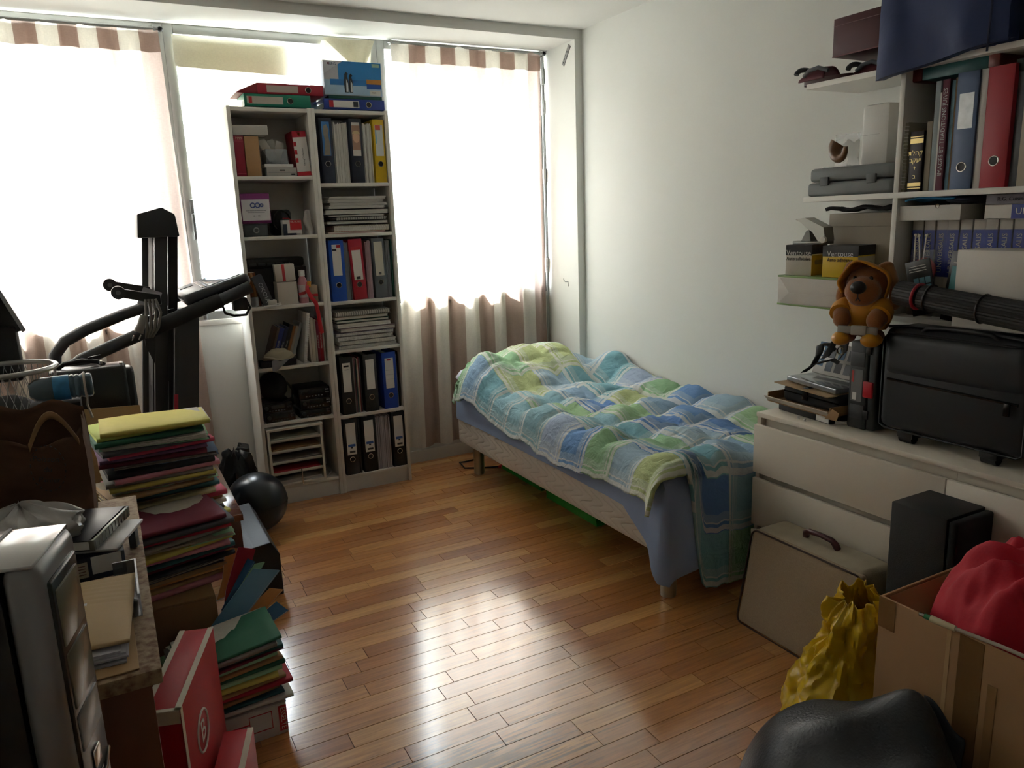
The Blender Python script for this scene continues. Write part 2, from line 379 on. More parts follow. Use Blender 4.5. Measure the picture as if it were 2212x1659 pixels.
# ---- curtains
def cloth(name, stripes=True, ca='e6e1d8', cb='b5a196', n=18, tl=.32):
    m, nt, bs = newmat(name); nt.nodes.remove(bs); out = [q for q in nt.nodes if q.type == 'OUTPUT_MATERIAL'][0]
    uv = nd(nt, 'UVMap'); sp = nd(nt, 'SeparateXYZ'); nt.links.new(uv.outputs[0], sp.inputs[0])
    tc = nd(nt, 'TexCoord'); mp = nd(nt, 'Mapping'); mp.inputs['Scale'].default_value = (500, 500, 60); nt.links.new(tc.outputs['Object'], mp.inputs[0])
    ns = nd(nt, 'TexNoise'); ns.inputs['Scale'].default_value = 1; ns.inputs['Detail'].default_value = 3; nt.links.new(mp.outputs[0], ns.inputs['Vector'])
    mp2 = nd(nt, 'Mapping'); mp2.inputs['Scale'].default_value = (70, 70, 420); nt.links.new(tc.outputs['Object'], mp2.inputs[0])
    ns2 = nd(nt, 'TexNoise'); ns2.inputs['Scale'].default_value = 1; nt.links.new(mp2.outputs[0], ns2.inputs['Vector'])
    if stripes:
        fr = mth(nt, 'FRACT', mth(nt, 'MULTIPLY', sp.outputs[0], n/2)); st = mth(nt, 'GREATER_THAN', fr, .5)
        col = mixc(nt, st, lin(ca), lin(cb))
    else: col = mixc(nt, .0, lin(ca), lin(ca))
    wv = mth(nt, 'ADD', mth(nt, 'MULTIPLY', ns.outputs[0], .22), mth(nt, 'ADD', mth(nt, 'MULTIPLY', ns2.outputs[0], .22), .76))
    mu = nd(nt, 'Mix', data_type='RGBA', blend_type='MULTIPLY'); mu.inputs[0].default_value = 1
    cc = nd(nt, 'CombineXYZ'); [nt.links.new(wv, cc.inputs[i]) for i in range(3)]
    nt.links.new(col, mu.inputs[6]); nt.links.new(cc.outputs[0], mu.inputs[7])
    di = nd(nt, 'BsdfDiffuse'); tl_ = nd(nt, 'BsdfTranslucent'); mx = nd(nt, 'MixShader'); mx.inputs[0].default_value = tl
    nt.links.new(mu.outputs[2], di.inputs[0]); nt.links.new(mu.outputs[2], tl_.inputs[0])
    nt.links.new(di.outputs[0], mx.inputs[1]); nt.links.new(tl_.outputs[0], mx.inputs[2]); nt.links.new(mx.outputs[0], out.inputs[0])
    return m
CUR = cloth('striped_linen'); HEM = CUR; PLAIN = cloth('plain_linen', False, ca='cfc9b4', tl=.25)
def curtain(label, x0, x1, xb0, xb1, zt, zb, nf, ph, seed, n):
    mt = CUR.copy()
    for q in mt.node_tree.nodes:
        if q.type == 'MATH' and q.operation == 'MULTIPLY' and q.inputs[0].is_linked and abs(q.inputs[1].default_value-9) < .01: q.inputs[1].default_value = n/2
    mh = HEM.copy()
    for q in mh.node_tree.nodes:
        if q.type == 'MATH' and q.operation == 'MULTIPLY' and q.inputs[0].is_linked and abs(q.inputs[1].default_value-9) < .01: q.inputs[1].default_value = n/2
    t = thing('curtain', label, 'curtain', ((x0+x1)/2, 4.24, zb)); ox, oy, oz = t.location
    def P(u, v, dy=0):
        k = 1-v
        w = u + .010*math.sin(u*nf*6.28*.5+seed)*k
        x = (x0+(x1-x0)*w)*(1-k) + (xb0+(xb1-xb0)*w)*k + .006*math.sin(u*nf*6.28*2+seed)*(1-k)
        a = .006+.013*min(1, k*3)
        f = math.sin(u*nf*6.283+ph+.7*math.sin(u*9+seed)) + .35*math.sin(u*nf*2.3*6.283+seed)
        y = 4.238 + a*f + .004*nz((u*6, k*2, seed)) + dy
        z = zt+(zb-zt)*k + (.004*math.sin(u*nf*6.28*1.0+ph) if v > .95 or v < .05 else 0)
        return (x-ox, min(y, 4.262)-oy, z-oz)
    b = bmesh.new(); grid(b, lambda u, v: P(u, v), int(nf*22), 60); obj('drape', b, mt, t, smooth=80)
    b = bmesh.new(); grid(b, lambda u, v: P(u, .962+.046*v, -.006), int(nf*22), 4); obj('heading', b, mh, t, smooth=80)
    return t
curtain('wide striped beige and white linen curtain behind the treadmill', -1.3, .375, -1.3, .40, 2.375, .10, 12, .3, 2.0, 20)
curtain('striped beige and white linen curtain beside the head of the bed', 1.555, 2.50, 1.50, 2.515, 2.402, .10, 6, 1.2, 5.0, 10)
def rod(label, x0, x1, z, r=.008):
    t = thing('curtain_rod', label, 'curtain rod', (x0, 4.232, z))
    b = bmesh.new(); tube(b, [(0, 0, 0), (x1-x0, 0, 0)], r, 10); obj('rod', b, ALU, t, smooth=50)
    for x in (.02, x1-x0-.02): b = bmesh.new(); rbox(b, x-.006, x+.006, -.008, .045, -.01, .01, .002); obj('bracket', b, ALU, t)
    b = bmesh.new(); ellip(b, (x1-x0+.006, 0, 0), (.013, .013, .013), n=12); obj('end_cap', b, BLACK, t, smooth=60)
rod('thin metal rod carrying the wide curtain behind the treadmill', -1.3, .385, 2.392)
rod('thin metal rod carrying the curtain beside the bed', 1.53, 2.512, 2.416)
# middle window: linen sheet clipped on with a turned-over top, and a bunched corner of cloth
t = thing('hanging_cloth', 'plain pale linen panel hung over the middle window with turned-over top', 'curtain', (.45, 4.255, 1.5))
def P(u, v):
    k = 1-v
    return (.0+.025*k+.52*u-.03*u*k, .004*math.sin(u*14+k)+.005*nz((u*5, k*3, 1)), .85-.85*k+.05*k*(1-u)*0-.06*k*(1-u)*0 + .01*math.sin(u*5)*k - .035*u*k)
b = bmesh.new(); grid(b, P, 40, 40); obj('panel', b, PLAIN, t, smooth=80)
def P2(u, v): return (-.012+.565*u, -.018-.012*math.sin(v*3.1)-.006*nz((u*4, v, 3)), .875-.145*(1-v)-.035*u*0-.018*u - (.02 if u > .97 else 0)*(1-v))
b = bmesh.new(); grid(b, P2, 30, 8); obj('turned_over_flap', b, PLAIN, t, smooth=80)
t = thing('bunched_cloth', 'crumpled white cloth corner pinned at the top of the middle window', 'cloth', (1.15, 4.25, 2.1))
def P3(u, v):
    k = 1-v; xl = .02-.13*k*1.0; xr = .30-.05*k
    return (xl+(xr-xl)*u, -.012*math.sin(u*11+k*2)-.006*math.sin(u*23), .30-.36*k)
b = bmesh.new(); grid(b, P3, 30, 20); obj('lower_fold', b, PLAIN, t, smooth=80)
def P4(u, v):
    k = 1-v; c = .19
    return (c+(.02+.28*u-c)*(1-k*.93)+.03*k, -.03-.012*math.sin(u*9+k), .31-.17*k)
b = bmesh.new(); grid(b, P4, 24, 14); obj('pointed_flap', b, PLAIN, t, smooth=80)
# ---- outside: house opposite
bd = thing('house', 'pale sunlit house across the street with blue-grey slate roof', 'building', (0, 16, -6))
b = bmesh.new(); bbox(b, -14, 18, 0, 6, 0, 9.4); obj('wall', b, M('e6e2d8', .9), bd)
b = bmesh.new(); prism(b, [(-.2, 9.4), (2.2, 12.6), (3.8, 12.6), (6.2, 9.4)], 'x', -14, 18); obj('roof', b, M('8d99a8', .6, var=.2, vs=3), bd)
for x in (-3.2, 2.6, 8.5):
    b = bmesh.new(); prism(b, [(x, 9.9), (x+1.3, 9.9), (x+1.3, 11.3), (x+.65, 11.9), (x, 11.3)], 'y', .1, 2.2); dm = obj('dormer', b, M('cfd4d8', .7), bd)
    bx('pane', M('5a7385', .2), dm, x+.3, x+1.0, .06, .12, 10.1, 11.2, 0)
for i in range(9):
    x = -8+i*2.2
    for z in (1.2, 4.2, 7.0):
        w = bx('window_frame', M('bfc4c6', .6), bd, x, x+1, -.04, .02, z, z+1.6, .01); bx('pane', M('5a7385', .2), w, x+.08, x+.92, -.06, -.03, z+.08, z+1.52, 0)
b = bmesh.new(); bbox(b, -60, 60, -60, 60, -6.3, -6.05); struct('street', b, M('a09e98', .9))
# ============================================================ BOOKCASES
BY = 3.975
def bookcase(label, x0, zs):
    t = thing('bookcase', label, 'bookcase', (x0, BY, 0)); w, d, h, p = .4, .26, 2.02, .018
    bx('side_panel', FURN, t, 0, p, 0, d, 0, h, .0015); bx('side_panel', FURN, t, w-p, w, 0, d, 0, h, .0015)
    bx('top_panel', FURN, t, p, w-p, .002, d, h-.022, h-.004, .0015)
    for z in zs[:-1]: bx('shelf', FURN, t, p, w-p, .004, d-.006, z-.018, z, .0015)
    bx('bottom_shelf', FURN, t, p, w-p, .004, d-.006, zs[-1]-.018, zs[-1], .0015)
    bx('plinth', FURN, t, p, w-p, .012, .024, 0, zs[-1]-.018, .001)
    bx('back_panel', FURN, t, p, w-p, d-.006, d, .0, h-.022, .0005)
    return t
ZA = [1.695, 1.406, 1.059, .745, .452, .104]; ZB = [1.659, 1.404, 1.054, .795, .436, .093]
bookcase('narrow white bookcase full of boxes, gadgets and car radios', .613, ZA)
bookcase('narrow white bookcase full of lever arch binders', 1.0135, ZB)
F = BY+.012   # front line of things on the shelves
RED, WINE, BLUE, GREEN, YEL, GREY = M('b3202a', .45), M('7d1a2c', .5), M('1d3f9a', .4), M('0f7a62', .4), M('d9b31c', .42), M('5d646b', .5)
LBL = M('d5d3cd', .7, var=.03); LBLB = M('3d5fa8', .6); BAR = M('3a3a40', .7)
bar_logo = lambda: [(.12, .9, .70-.45, .78-.45, LBLB), (.40, .62, .20, .245, INK), (.25, .85, .06, .12, BAR)]
# ---- B0
def sphinx(t, w, h):
    l = bx('photo_sleeve', M('3f77b5', .4, var=.12, vs=30), t, .014, w-.014, -.0014, .0004, .135, .300, 0)
    b = bmesh.new(); prism(b, [(.018, .137), (.05, .137), (.052, .19), (.045, .235), (.05, .262), (.038, .288), (.024, .28), (.02, .25), (.026, .21)], 'y', -.0024, -.0012); obj('photo_print', b, M('8d8578', .7, var=.2, vs=60), l)
binder('navy binder with a photo of a stone figure on its spine', .068, (1.048, F, ZB[0]), NAVY, extra=sphinx, ringz=.095)
def face(t, w, h):
    l = bx('photo_sleeve', M('cfcbc4', .5), t, .012, w-.012, -.0014, .0004, .135, .300, 0)
    bx('photo_print', M('a07f6b', .6), l, .012, w-.012, -.0020, -.0012, .165, .285, 0)
    b = bmesh.new(); prism(b, [(w/2+.017*math.cos(a*.449), .225+.026*math.sin(a*.449)) for a in range(14)], 'y', -.0026, -.0018); obj('photo_print', b, M('d1a98c', .6), l)
    b = bmesh.new(); prism(b, [(w/2+.020*math.cos(a*.349), .243+.016*math.sin(a*.349)) for a in range(10)], 'y', -.003, -.0024); obj('photo_print', b, M('c7b083', .6, var=.2, vs=90), l)
binder('navy binder with a portrait photo on its spine', .066, (1.205, F, ZB[0]), NAVY, extra=face, ringz=.095)
binder('bright yellow lever arch binder', .062, (1.330, F, ZB[0]), YEL, lab=(.135, .29, M('d4d8d3', .5), .021), logo=[(.05, .7, .84, .99, M('d2604c', .6)), (.05, .18, .4, .84, M('7fb7cf', .6))], ringz=.095)
for x0, x1, lb, k in ((1.121, 1.2, 'sheaf of loose white papers between the two navy photo binders', 14), (1.274, 1.327, 'sheaf of loose white papers beside the yellow binder', 12)):
    t = thing('paper_sheaf', lb, 'papers', (x0, F, ZB[0])); sheets(t, 0.002, x1-x0-.002, .015, .225, 0, .296, k, PAPER, axis='x', jit=.006)
# ---- B1 papers lying
z = ZB[1]
def lying(name, label, cat, x0, x1, z0, z1, mat, d=.21, y=F, yaw=0, n=3, group=None, comb=None, smat=None):
    t = thing(name, label, cat, ((x0+x1)/2, y, z0), (0, 0, R(yaw)), group); w = x1-x0; h = z1-z0
    b = bmesh.new(); rbox(b, -w/2, w/2, 0, d, h*.82, h, .0006); rbox(b, -w/2, w/2, 0, d, 0, h*.14, .0006); obj('cover', b, mat, t)
    sheets(t, -w/2+.003, w/2-.003, .003, d-.003, h*.14, h*.82, n, smat or PAPER, jit=.002)
    if comb:
        b = bmesh.new(); k = int(w/.0125)
        for i in range(k):
            x = -w/2+.008+i*(w-.016)/(k-1); torus(b, (x, .002, h/2), h*.5, .0012, 'x', 10, 4)
        obj('binding_rings', b, comb, t, smooth=60, kind='stuff')
    return t
CREAM = M('c9c3ae', .75); COMB = M('d9d7d0', .45); COMBK = M('26262a', .4)
lying('document', 'thin red folder at the bottom of the papers under the navy binders', 'folder', 1.05, 1.36, z, z+.010, RED, n=2)
lying('notebook', 'cream comb-bound notebook lying low in the pile under the navy binders', 'notebook', 1.085, 1.385, z+.010, z+.040, CREAM, comb=COMB)
lying('document_case', 'black document wallet lying above the cream comb-bound notebook', 'wallet', 1.05, 1.38, z+.046, z+.066, BLACK)
lying('notebook', 'dark wire-bound notebook lying between the black wallets', 'notebook', 1.10, 1.375, z+.066, z+.086, INK, comb=COMBK)
lying('document_case', 'thick black document wallet lying under the loose white sheets', 'wallet', 1.045, 1.385, z+.094, z+.126, BLACKG)
lying('paper_sheaf', 'white card lying on the thick black wallet edge', 'papers', 1.06, 1.36, z+.0862, z+.0938, PAPER, n=2)
for i, (q, yw) in enumerate(((.1262, 2), (.142, -3), (.158, 1.5), (.174, -2))):
    t = thing('paper_sheaf', 'loose white sheets on top of the black wallets', 'papers', (1.215+.01*(i % 2), F-.004+.004*i, z+q), (R(.6), 0, R(yw)), 'loose sheets under the navy binders')
    sheets(t, -.15, .15, 0, .21, 0, .014, 4, PAPER, jit=.004)
# ---- B2
binder('cobalt blue lever arch binder with white label beside a red one', .080, (1.046, F, ZB[2]), M('1b4fae', .4), lab=(.135, .295, LBL, .023), logo=[(.05, .5, .88, .98, M('c7c9cc', .6)), (.52, .98, .9, .99, RED), (.05, .5, .80, .86, INK)], ringz=.085)
binder('crimson lever arch binder leaning between blue and grey ones', .074, (1.163, F, ZB[2]), M('a81f33', .42), (0, R(-2.2), 0), lab=(.105, .278, LBL, .024), logo=[(0, 1, .90, 1, RED), (.25, .7, .02, .10, BAR)], ringz=.08)
binder('grey lever arch binder with cream label', .070, (1.283, F, ZB[2]), GREY, (0, R(-1.2), 0), lab=(.12, .30, M('c9c6b6', .7), .023), logo=[(.35, .65, .03, .11, BAR)], ringz=.085)
for x0, x1, lb, mm in ((1.128, 1.158, 'grey plastic sleeves wedged beside the cobalt blue binder', M('7e848a', .4)), (1.243, 1.274, 'pinkish papers between the crimson and grey binders', M('b79aa0', .7)), (1.354, 1.378, 'grey translucent sleeves beside the grey binder', M('8e959b', .4))):
    t = thing('plastic_sleeves', lb, 'sleeves', (x0, F+.01, ZB[2])); sheets(t, 0.001, x1-x0, .0, .22, 0, .305, 6, mm, axis='x', jit=.005)
lying_g = bx('folder_cover', M('0e5a48', .5), None, 1.382, 1.390, F, F+.23, ZB[2], ZB[2]+.31, .001); lying_g.name = 'document_folder'; tag(lying_g, 'thin dark green folder standing at the end beside the grey sleeves', 'folder')
# ---- B3
z = ZB[3]
for i, (a, c, h, nm, lb, mm, cb) in enumerate((
    (1.058, 1.385, .017, 'notebook', 'white comb-bound report, lowest of its shelf pile', LBL, COMB), (1.062, 1.38, .020, 'notebook', 'white comb-bound report, second from the bottom of its pile', PAPER, COMB),
    (1.056, 1.37, .020, 'notebook', 'white comb-bound report under the lilac-tinted sheets', LBL, COMB), (1.05, 1.37, .016, 'notebook', 'pale lilac comb-bound report in the shelf pile', M('b4b0bd', .7), COMB),
    (1.075, 1.385, .020, 'paper_sheaf', 'rose-edged paper bundle in the middle of the report pile', M('b4a2a4', .7), None), (1.06, 1.36, .022, 'paper_sheaf', 'thick bundle of white paper above the rose-edged bundle', LBL, None),
    (1.055, 1.35, .014, 'document_folder', 'dark green card folder in the report pile', M('2f5f4c', .6), None), (1.05, 1.345, .014, 'paper_sheaf', 'thin cream paper bundle near the top of the report pile', CREAM, None),
    (1.055, 1.36, .024, 'notebook', 'grey-white comb-bound report on top of the pile', M('bcbab5', .7), COMBK))):
    lying(nm, lb, 'notebook' if nm == 'notebook' else ('folder' if 'folder' in nm else 'papers'), a, c, z+.0004, z+h, mm, yaw=random.uniform(-1.2, 1.2), comb=cb, y=F+.006); z += h+.0042
# ---- B4
binder('black binder with handwritten label beside the card folders', .071, (1.052, F, ZB[4]), BLACK, lab=(.125, .285, LBL, .022), logo=[(.15, .8, .86, .92, INK), (.25, .75, .76, .78, GREY)], ringz=.075)
t = thing('folder_bundle', 'bundle of mixed card folders standing between black and marbled binders', 'folders', (1.126, F+.01, ZB[4]))
for i, c in enumerate(('8f8a86', '6d4a55', '2d4d55', 'b5a99b', '7b2e36', '4a4d52')): bx('card_folder', M(c, .7), t, i*.0072, i*.0072+.0066, random.uniform(0, .008), .22, 0, .31+random.uniform(-.01, .004), .001)
MARB = M('2a2c30', .6, var=.9, vs=90)
binder('marbled black and grey binder with worn edges and blank label', .076, (1.180, F, ZB[4]), MARB, lab=(.125, .29, LBL, .023), ringz=.08)
binder('royal blue binder with lined white label', .080, (1.288, F, ZB[4]), M('1b44a6', .42), lab=(.115, .285, LBL, .024), logo=[(.25, .7, .92, .97, RED), (.05, .95, .6, .605, GREY), (.05, .95, .45, .455, GREY), (.05, .95, .3, .305, GREY)], ringz=.075)
t = thing('plastic_sleeves', 'lilac plastic sleeve and black board standing beside the royal blue binder', 'sleeves', (1.370, F+.02, ZB[4])); bx('sleeve', M('8a86a3', .4), t, .0, .008, 0, .22, 0, .30, .001); bx('board', BLACK, t, .010, .018, 0, .22, 0, .315, .001)
# ---- B5
for x, lb in ((1.043, 'black binder with barcode label, at the end beside the other bookcase'), (1.146, 'black binder with barcode label, beside the upright lilac papers'), (1.318, 'black binder with barcode label, alone past the lilac papers')):
    binder(lb, .078, (x, F, ZB[5]), M('14161c', .45), lab=(.115, .295, LBL, .026), logo=bar_logo(), ringz=.088)
bx('binder_board', BLACK, None, 1.1245, 1.134, F+.005, F+.25, ZB[5], ZB[5]+.31, .001).name = 'slim_folder'; tag(bpy.data.objects['slim_folder'], 'slim black folder squeezed between two barcode binders', 'folder')
t = thing('paper_sheaf', 'upright lilac-grey papers between the barcode binders', 'papers', (1.228, F+.01, ZB[5])); sheets(t, .002, .084, 0, .21, 0, .30, 16, M('aaa3a8', .7), axis='x', jit=.006)
# ---- top of the bookcases
T = 2.0203
binder('emerald green binder lying flat on the bookcase', .058, (1.018, BY+.004, T), GREEN, (0, R(-90), 0), lab=(.135, .305, M('b9b0a4', .6), .017), logo=[(.05, .95, .86, .95, RED)], ringz=.10, d=.20)
t = binder('wine red binder lying half open on the green binder', .050, (1.086, BY+.006, T+.0585), M('9b1b30', .4), (0, R(-90), 0), lab=(.125, .275, M('b7aaa2', .6), .016), ringz=.075, d=.20)
b = bmesh.new(); prism(b, [(-.0, .318), (.050, .318), (.012, .405), (.002, .42)], 'y', .002, .20); obj('lifted_cover', b, M('7f1626', .45), t)
binder('dark blue binder lying flat under the printer toner carton', .050, (1.400, BY+.004, T), M('1e3a8c', .42), (0, R(-90), 0), lab=(.135, .29, LBL, .0165), logo=[(0, 1, .86, 1, RED), (.1, .9, .04, .2, BAR)], ringz=.085, d=.25)
bx('cover', M('0d4d43', .5), None, 1.115, 1.395, BY+.02, BY+.24, T+.0505, T+.068, .002).name = 'flat_folder'; tag(bpy.data.objects['flat_folder'], 'dark green folder under the toner carton', 'folder')
SEA = M('2a72b4', .4, var=.35, vs=9); SKY = M('2f86c8', .4, var=.1); SNOW = M('a9c6dc', .4, var=.2, vs=12)
c = carton('toner_carton', 'toner carton printed with two penguins on ice', 'carton', (.300, .19, .165), (1.098, BY+.02, T+.0685), 0, M('b9bcc2', .45),
    [('F', .0, 1, .02, .45, SNOW, 'printed_panel', .0008), ('F', .25, 1, .45, .99, SKY, 'printed_panel', .0008), ('F', .10, .80, .30, .47, SEA, 'printed_panel', .0011), ('F', .73, .99, .36, .50, M('c98a3a', .5), 'printed_panel', .0014), ('F', .73, .99, .22, .36, M('1d4e9c', .5), 'printed_panel', .0014), ('F', .78, .97, .03, .18, LBL, 'printed_panel', .0014), ('F', .84, .97, .86, .96, M('a8c9b4', .5), 'printed_panel', .0014)],
    [('F', .15, .90, .020, 'G&G', M('2b3a66', .5)), ('F', .85, .11, .010, '410A', M('7a2430', .5))])
b = bmesh.new(); prism(b, [(.0, .10), (.0, .163), (.10, .163)], 'y', -.0016, -.0008); obj('printed_panel', b, M('c3c5c9', .5), c)
b = bmesh.new(); prism(b, [(.020, .150), (.027, .157), (.034, .150), (.027, .143)], 'y', -.0022, -.0014); obj('logo', b, M('6b2338', .5), c)
for x, s in ((.112, 1), (.135, .93)):
    b = bmesh.new(); prism(b, [(x-.009*s, .015), (x+.010*s, .015), (x+.012*s, .06*s+.01), (x+.006*s, .088*s+.008), (x+.013*s, .096*s+.008), (x+.002*s, .106*s+.008), (x-.006*s, .095*s+.008), (x-.011*s, .06*s)], 'y', -.0022, -.0012); obj('printed_penguin', b, M('1f2227', .6), c)
    b = bmesh.new(); prism(b, [(x-.002, .018), (x+.008*s, .018), (x+.009*s, .058), (x+.001, .08*s)], 'y', -.0028, -.0022); obj('printed_penguin', b, M('d8dade', .6), c)
c2 = carton('toner_carton', 'smaller toner carton half hidden behind the red binder', 'carton', (.085, .05, .135), (1.016, BY+.208, T+.0), 0, M('a4adb8', .45), [('F', .0, 1, .0, .5, SNOW, 'printed_panel'), ('F', .35, 1, .5, .95, SKY, 'printed_panel')], [('F', .6, .9, .014, 'G&G', INK)])
# ---- A0
z = ZA[0]
book('dark red hardback dated 1999 at the end of the top shelf', .045, .19, .15, (.634, F, z), M('8c1530', .5), hard=True, txt=('1999', .016, M('c9b9a0', .5), .93, 0), bands=((.06, .075, M('b54a5e', .5)), (.86, .868, M('b54a5e', .5))))
carton('cardboard_box', 'plain brown cardboard slipcase beside the dark red hardback', 'box', (.068, .15, .188), (.682, F, z), 0, KRAFT)
carton('cardboard_box', 'long flat white box lying on top of the brown slipcase', 'box', (.165, .12, .046), (.633, F-.002, z+.1915), (0, R(-1), 0), M('b9b6b0', .6))
carton('optical_drive', 'beige optical disc drive lying on the top shelf', 'disc drive', (.146, .16, .042), (.775, F, z), 0, M('a3a09a', .5), [('F', .05, .95, .42, .46, GREY, 'tray_slot'), ('F', .80, .93, .12, .3, INK, 'eject_button'), ('F', .42, .6, .6, .75, INK, 'printed_panel')])
carton('thin_case', 'thin white plastic case lying on the optical drive', 'case', (.140, .13, .016), (.766, F, z+.0425), 0, M('d3d3d0', .4))
t = thing('clear_tub', 'clear plastic tub of white cards on the optical drive', 'tub', (.778, F+.01, z+.060))
CLEAR = M('9aa0a4', .15, var=.1, alpha=.45)
b = bmesh.new(); rbox(b, 0, .105, 0, .003, 0, .07, .001); rbox(b, 0, .105, .107, .11, 0, .07, .001); rbox(b, 0, .003, 0, .11, 0, .07, .001); rbox(b, .102, .105, 0, .11, 0, .07, .001); rbox(b, 0, .105, 0, .11, 0, .003, .001); obj('tub', b, CLEAR, t)
for a, x in ((-28, .02), (-20, .05), (18, .03)): bx('card', LBL, t, 0, .04, 0, .008, 0, .11, .001, loc=(x+.01, .04+x, .012), rot=(0, R(a), 0))
t = carton('game_box', 'red and white software box leaning at the end of the top shelf', 'box', (.068, .15, .215), (.9245, F, z+.0004), (0, R(-3.5), R(0)), M('c9c7c3', .5),
    [('F', .0, 1, .86, 1, M('9c1528', .5), 'printed_panel'), ('F', .0, 1, 0, .09, M('b3202f', .5), 'printed_panel'), ('F', .02, .2, .66, .76, RED, 'printed_panel'), ('F', .02, .2, .48, .58, RED, 'printed_panel'), ('F', .02, .2, .30, .40, RED, 'printed_panel'), ('L', 0, 1, 0, 1, M('7d1622', .5), 'printed_panel'), ('F', .42, .58, .90, .96, YEL, 'printed_panel')],
    [('F', .6, .42, .012, 'Racing Collection', INK, 90)])
# ---- A1
z = ZA[1]
carton('cassette_box', 'dark translucent cassette box under the purple and white carton', 'box', (.115, .13, .062), (.637, F, z), 0, M('2f3335', .2), [('F', .05, .95, .1, .9, M('3d4244', .2), 'window')])
b = bmesh.new(); torus(b, (.695, F-.0022, z+.031), .012, .003, 'y', 16, 5); obj('tape_reel', b, M('8a8d8c', .4), bpy.data.objects['cassette_box'], loc=(-.637, -F, -z))
carton('parts_carton', 'purple and white carton printed with blue gears', 'carton', (.138, .12, .145), (.635, F, z+.0635), 0, M('7a2a6a', .5),
    [('F', .02, .98, .10, .80, M('d0ced0', .6), 'printed_panel'), ('F', .15, .85, .42, .44, GREY, 'printed_panel'), ('F', .2, .8, .36, .375, GREY, 'printed_panel')], [('F', .5, .25, .011, '18 + 99', INK)])
pc = bpy.data.objects['parts_carton']
for x, rr in ((.055, .011), (.078, .011), (.097, .007)): b = bmesh.new(); torus(b, (x, -.0018, .088), rr, .003, 'y', 12, 4); obj('printed_gear', b, M('3c4a8c', .5), pc)
t = thing('car_charger', 'black battery charger with a looped cable on the second shelf', 'charger', (.79, F+.05, z))
b = bmesh.new(); rbox(b, 0, .10, .02, .12, 0, .13, .02, 4); obj('housing', b, BLACK, t, smooth=60)
bx('label', M('44474c', .5), t, .05, .09, .015, .021, .09, .115, .0)
b = bmesh.new(); tube(b, [(.045+.043*math.cos(a), .008+.004*math.sin(a*2), .075+.050*math.sin(a)) for a in [i*.5 for i in range(12)]] + [(.105, .006, .05), (.118, .006, .02)], .004, 6); obj('cable', b, BLACKG, t, smooth=60)
b = bmesh.new(); tube(b, [(.05, .008, .085), (.08, .004, .084), (.105, .003, .06), (.122, .004, .02)], .003, 6); obj('red_lead', b, RED, t, smooth=60)
carton('filter_box', 'red, white and navy oil filter carton on the second shelf', 'carton', (.093, .05, .075), (.825, F-.004, z), (0, 0, 0), M('c9c6c2', .5), [('F', .38, 1, .35, 1, M('b51e28', .5), 'printed_panel'), ('F', 0, .22, 0, .75, M('1d2740', .5), 'printed_panel'), ('F', 0, .7, 0, .14, M('1d2740', .5), 'printed_panel'), ('T', 0, 1, 0, 1, M('b9b7b5', .5), 'printed_panel')], [('F', .69, .88, .011, 'OIL FILTER', LBL), ('F', .78, .07, .008, 'UNIPART', INK)])
t = thing('crumpled_pouch', 'crumpled white cloth pouch standing at the end of the second shelf', 'pouch', (.96, F+.03, z))
def pouch(u, v):
    a = u*6.283; r = (.025-.010*v+.004*math.sin(a*3+v*7))*(1 if v < .96 else .4)
    return (r*math.cos(a)*.9+.004*math.sin(v*9), r*math.sin(a)*1.2, .125*v+.003*nz((u*4, v*5, 2)))
b = bmesh.new(); grid(b, pouch, 24, 14); obj('cloth', b, M('b5b0aa', .8), t, smooth=70)
# ---- A2
z = ZA[2]
t = thing('router', 'flat black router lying at the back of the third shelf', 'router', (.645, F+.13, z+.185))
bx('case', BLACK, t, 0, .30, 0, .10, 0, .05, .012)
for i in range(4): bx('port', M('3a3d42', .3), t, .02+i*.045, .055+i*.045, -.003, .002, .012, .026, .001)
for x in (.205, .222): b = bmesh.new(); disc(b, (x, -.001, .02), .003, 'y', 10); obj('jack', b, CHROME, t)
bx('box', BLACK, None, .64, .95, F+.125, F+.235, z, z+.183, .002).name = 'dark_carton'; tag(bpy.data.objects['dark_carton'], 'black carton at the back of the third shelf carrying the router', 'carton')
for i, c in enumerate(('8f5a2c', 'a0703f', '7c4a28')):
    book('thin %s paperback leaning in the third shelf corner' % ('rust', 'tan', 'brown')[i], .011, .17, .085, (.653+i*.0135, F+.034+.003*i, z+.0003), M(c, .7), (0, R(-6), 0))
carton('phone_box', 'charcoal box lettered OKOIA leaning on the tan paperbacks', 'box', (.052, .025, .155), (.698, F+.004, z+.0004), (0, R(-19), 0), M('3a3d42', .5), [], [('F', .5, .42, .030, 'OKOIA', M('b5b7ba', .5), -90, 1.1)])
carton('white_box', 'cream cube carton under the ribboned box', 'box', (.100, .09, .115), (.768, F, z), 0, M('c3bcb0', .6))
t = carton('gift_box', 'cream box with red ribbon stripe set askew on the cube carton', 'box', (.098, .08, .085), (.766, F+.004, z+.1175), (0, R(-2), R(-6)), M('c9c3b8', .6), [('F', .36, .50, 0, 1, M('b8383c', .5), 'ribbon')])
t = thing('bottle', 'squat white and red medicine bottle with white cap', 'bottle', (.902, F+.025, z))
b = bmesh.new(); lathe(b, [(.0, 0), (.023, 0), (.025, .006), (.025, .10), (.020, .125), (.013, .135), (.013, .14)], 20); obj('bottle_body', b, M('c98a92', .3), t, smooth=50)
b = bmesh.new(); lathe(b, [(.0256, .03), (.0256, .095)], 20); obj('label', b, M('c7b9bc', .5, var=.4, vs=60), t, smooth=50)
b = bmesh.new(); lathe(b, [(.0, .138), (.016, .138), (.016, .168), (.0, .17)], 20); obj('cap', b, LBL, t, smooth=40)
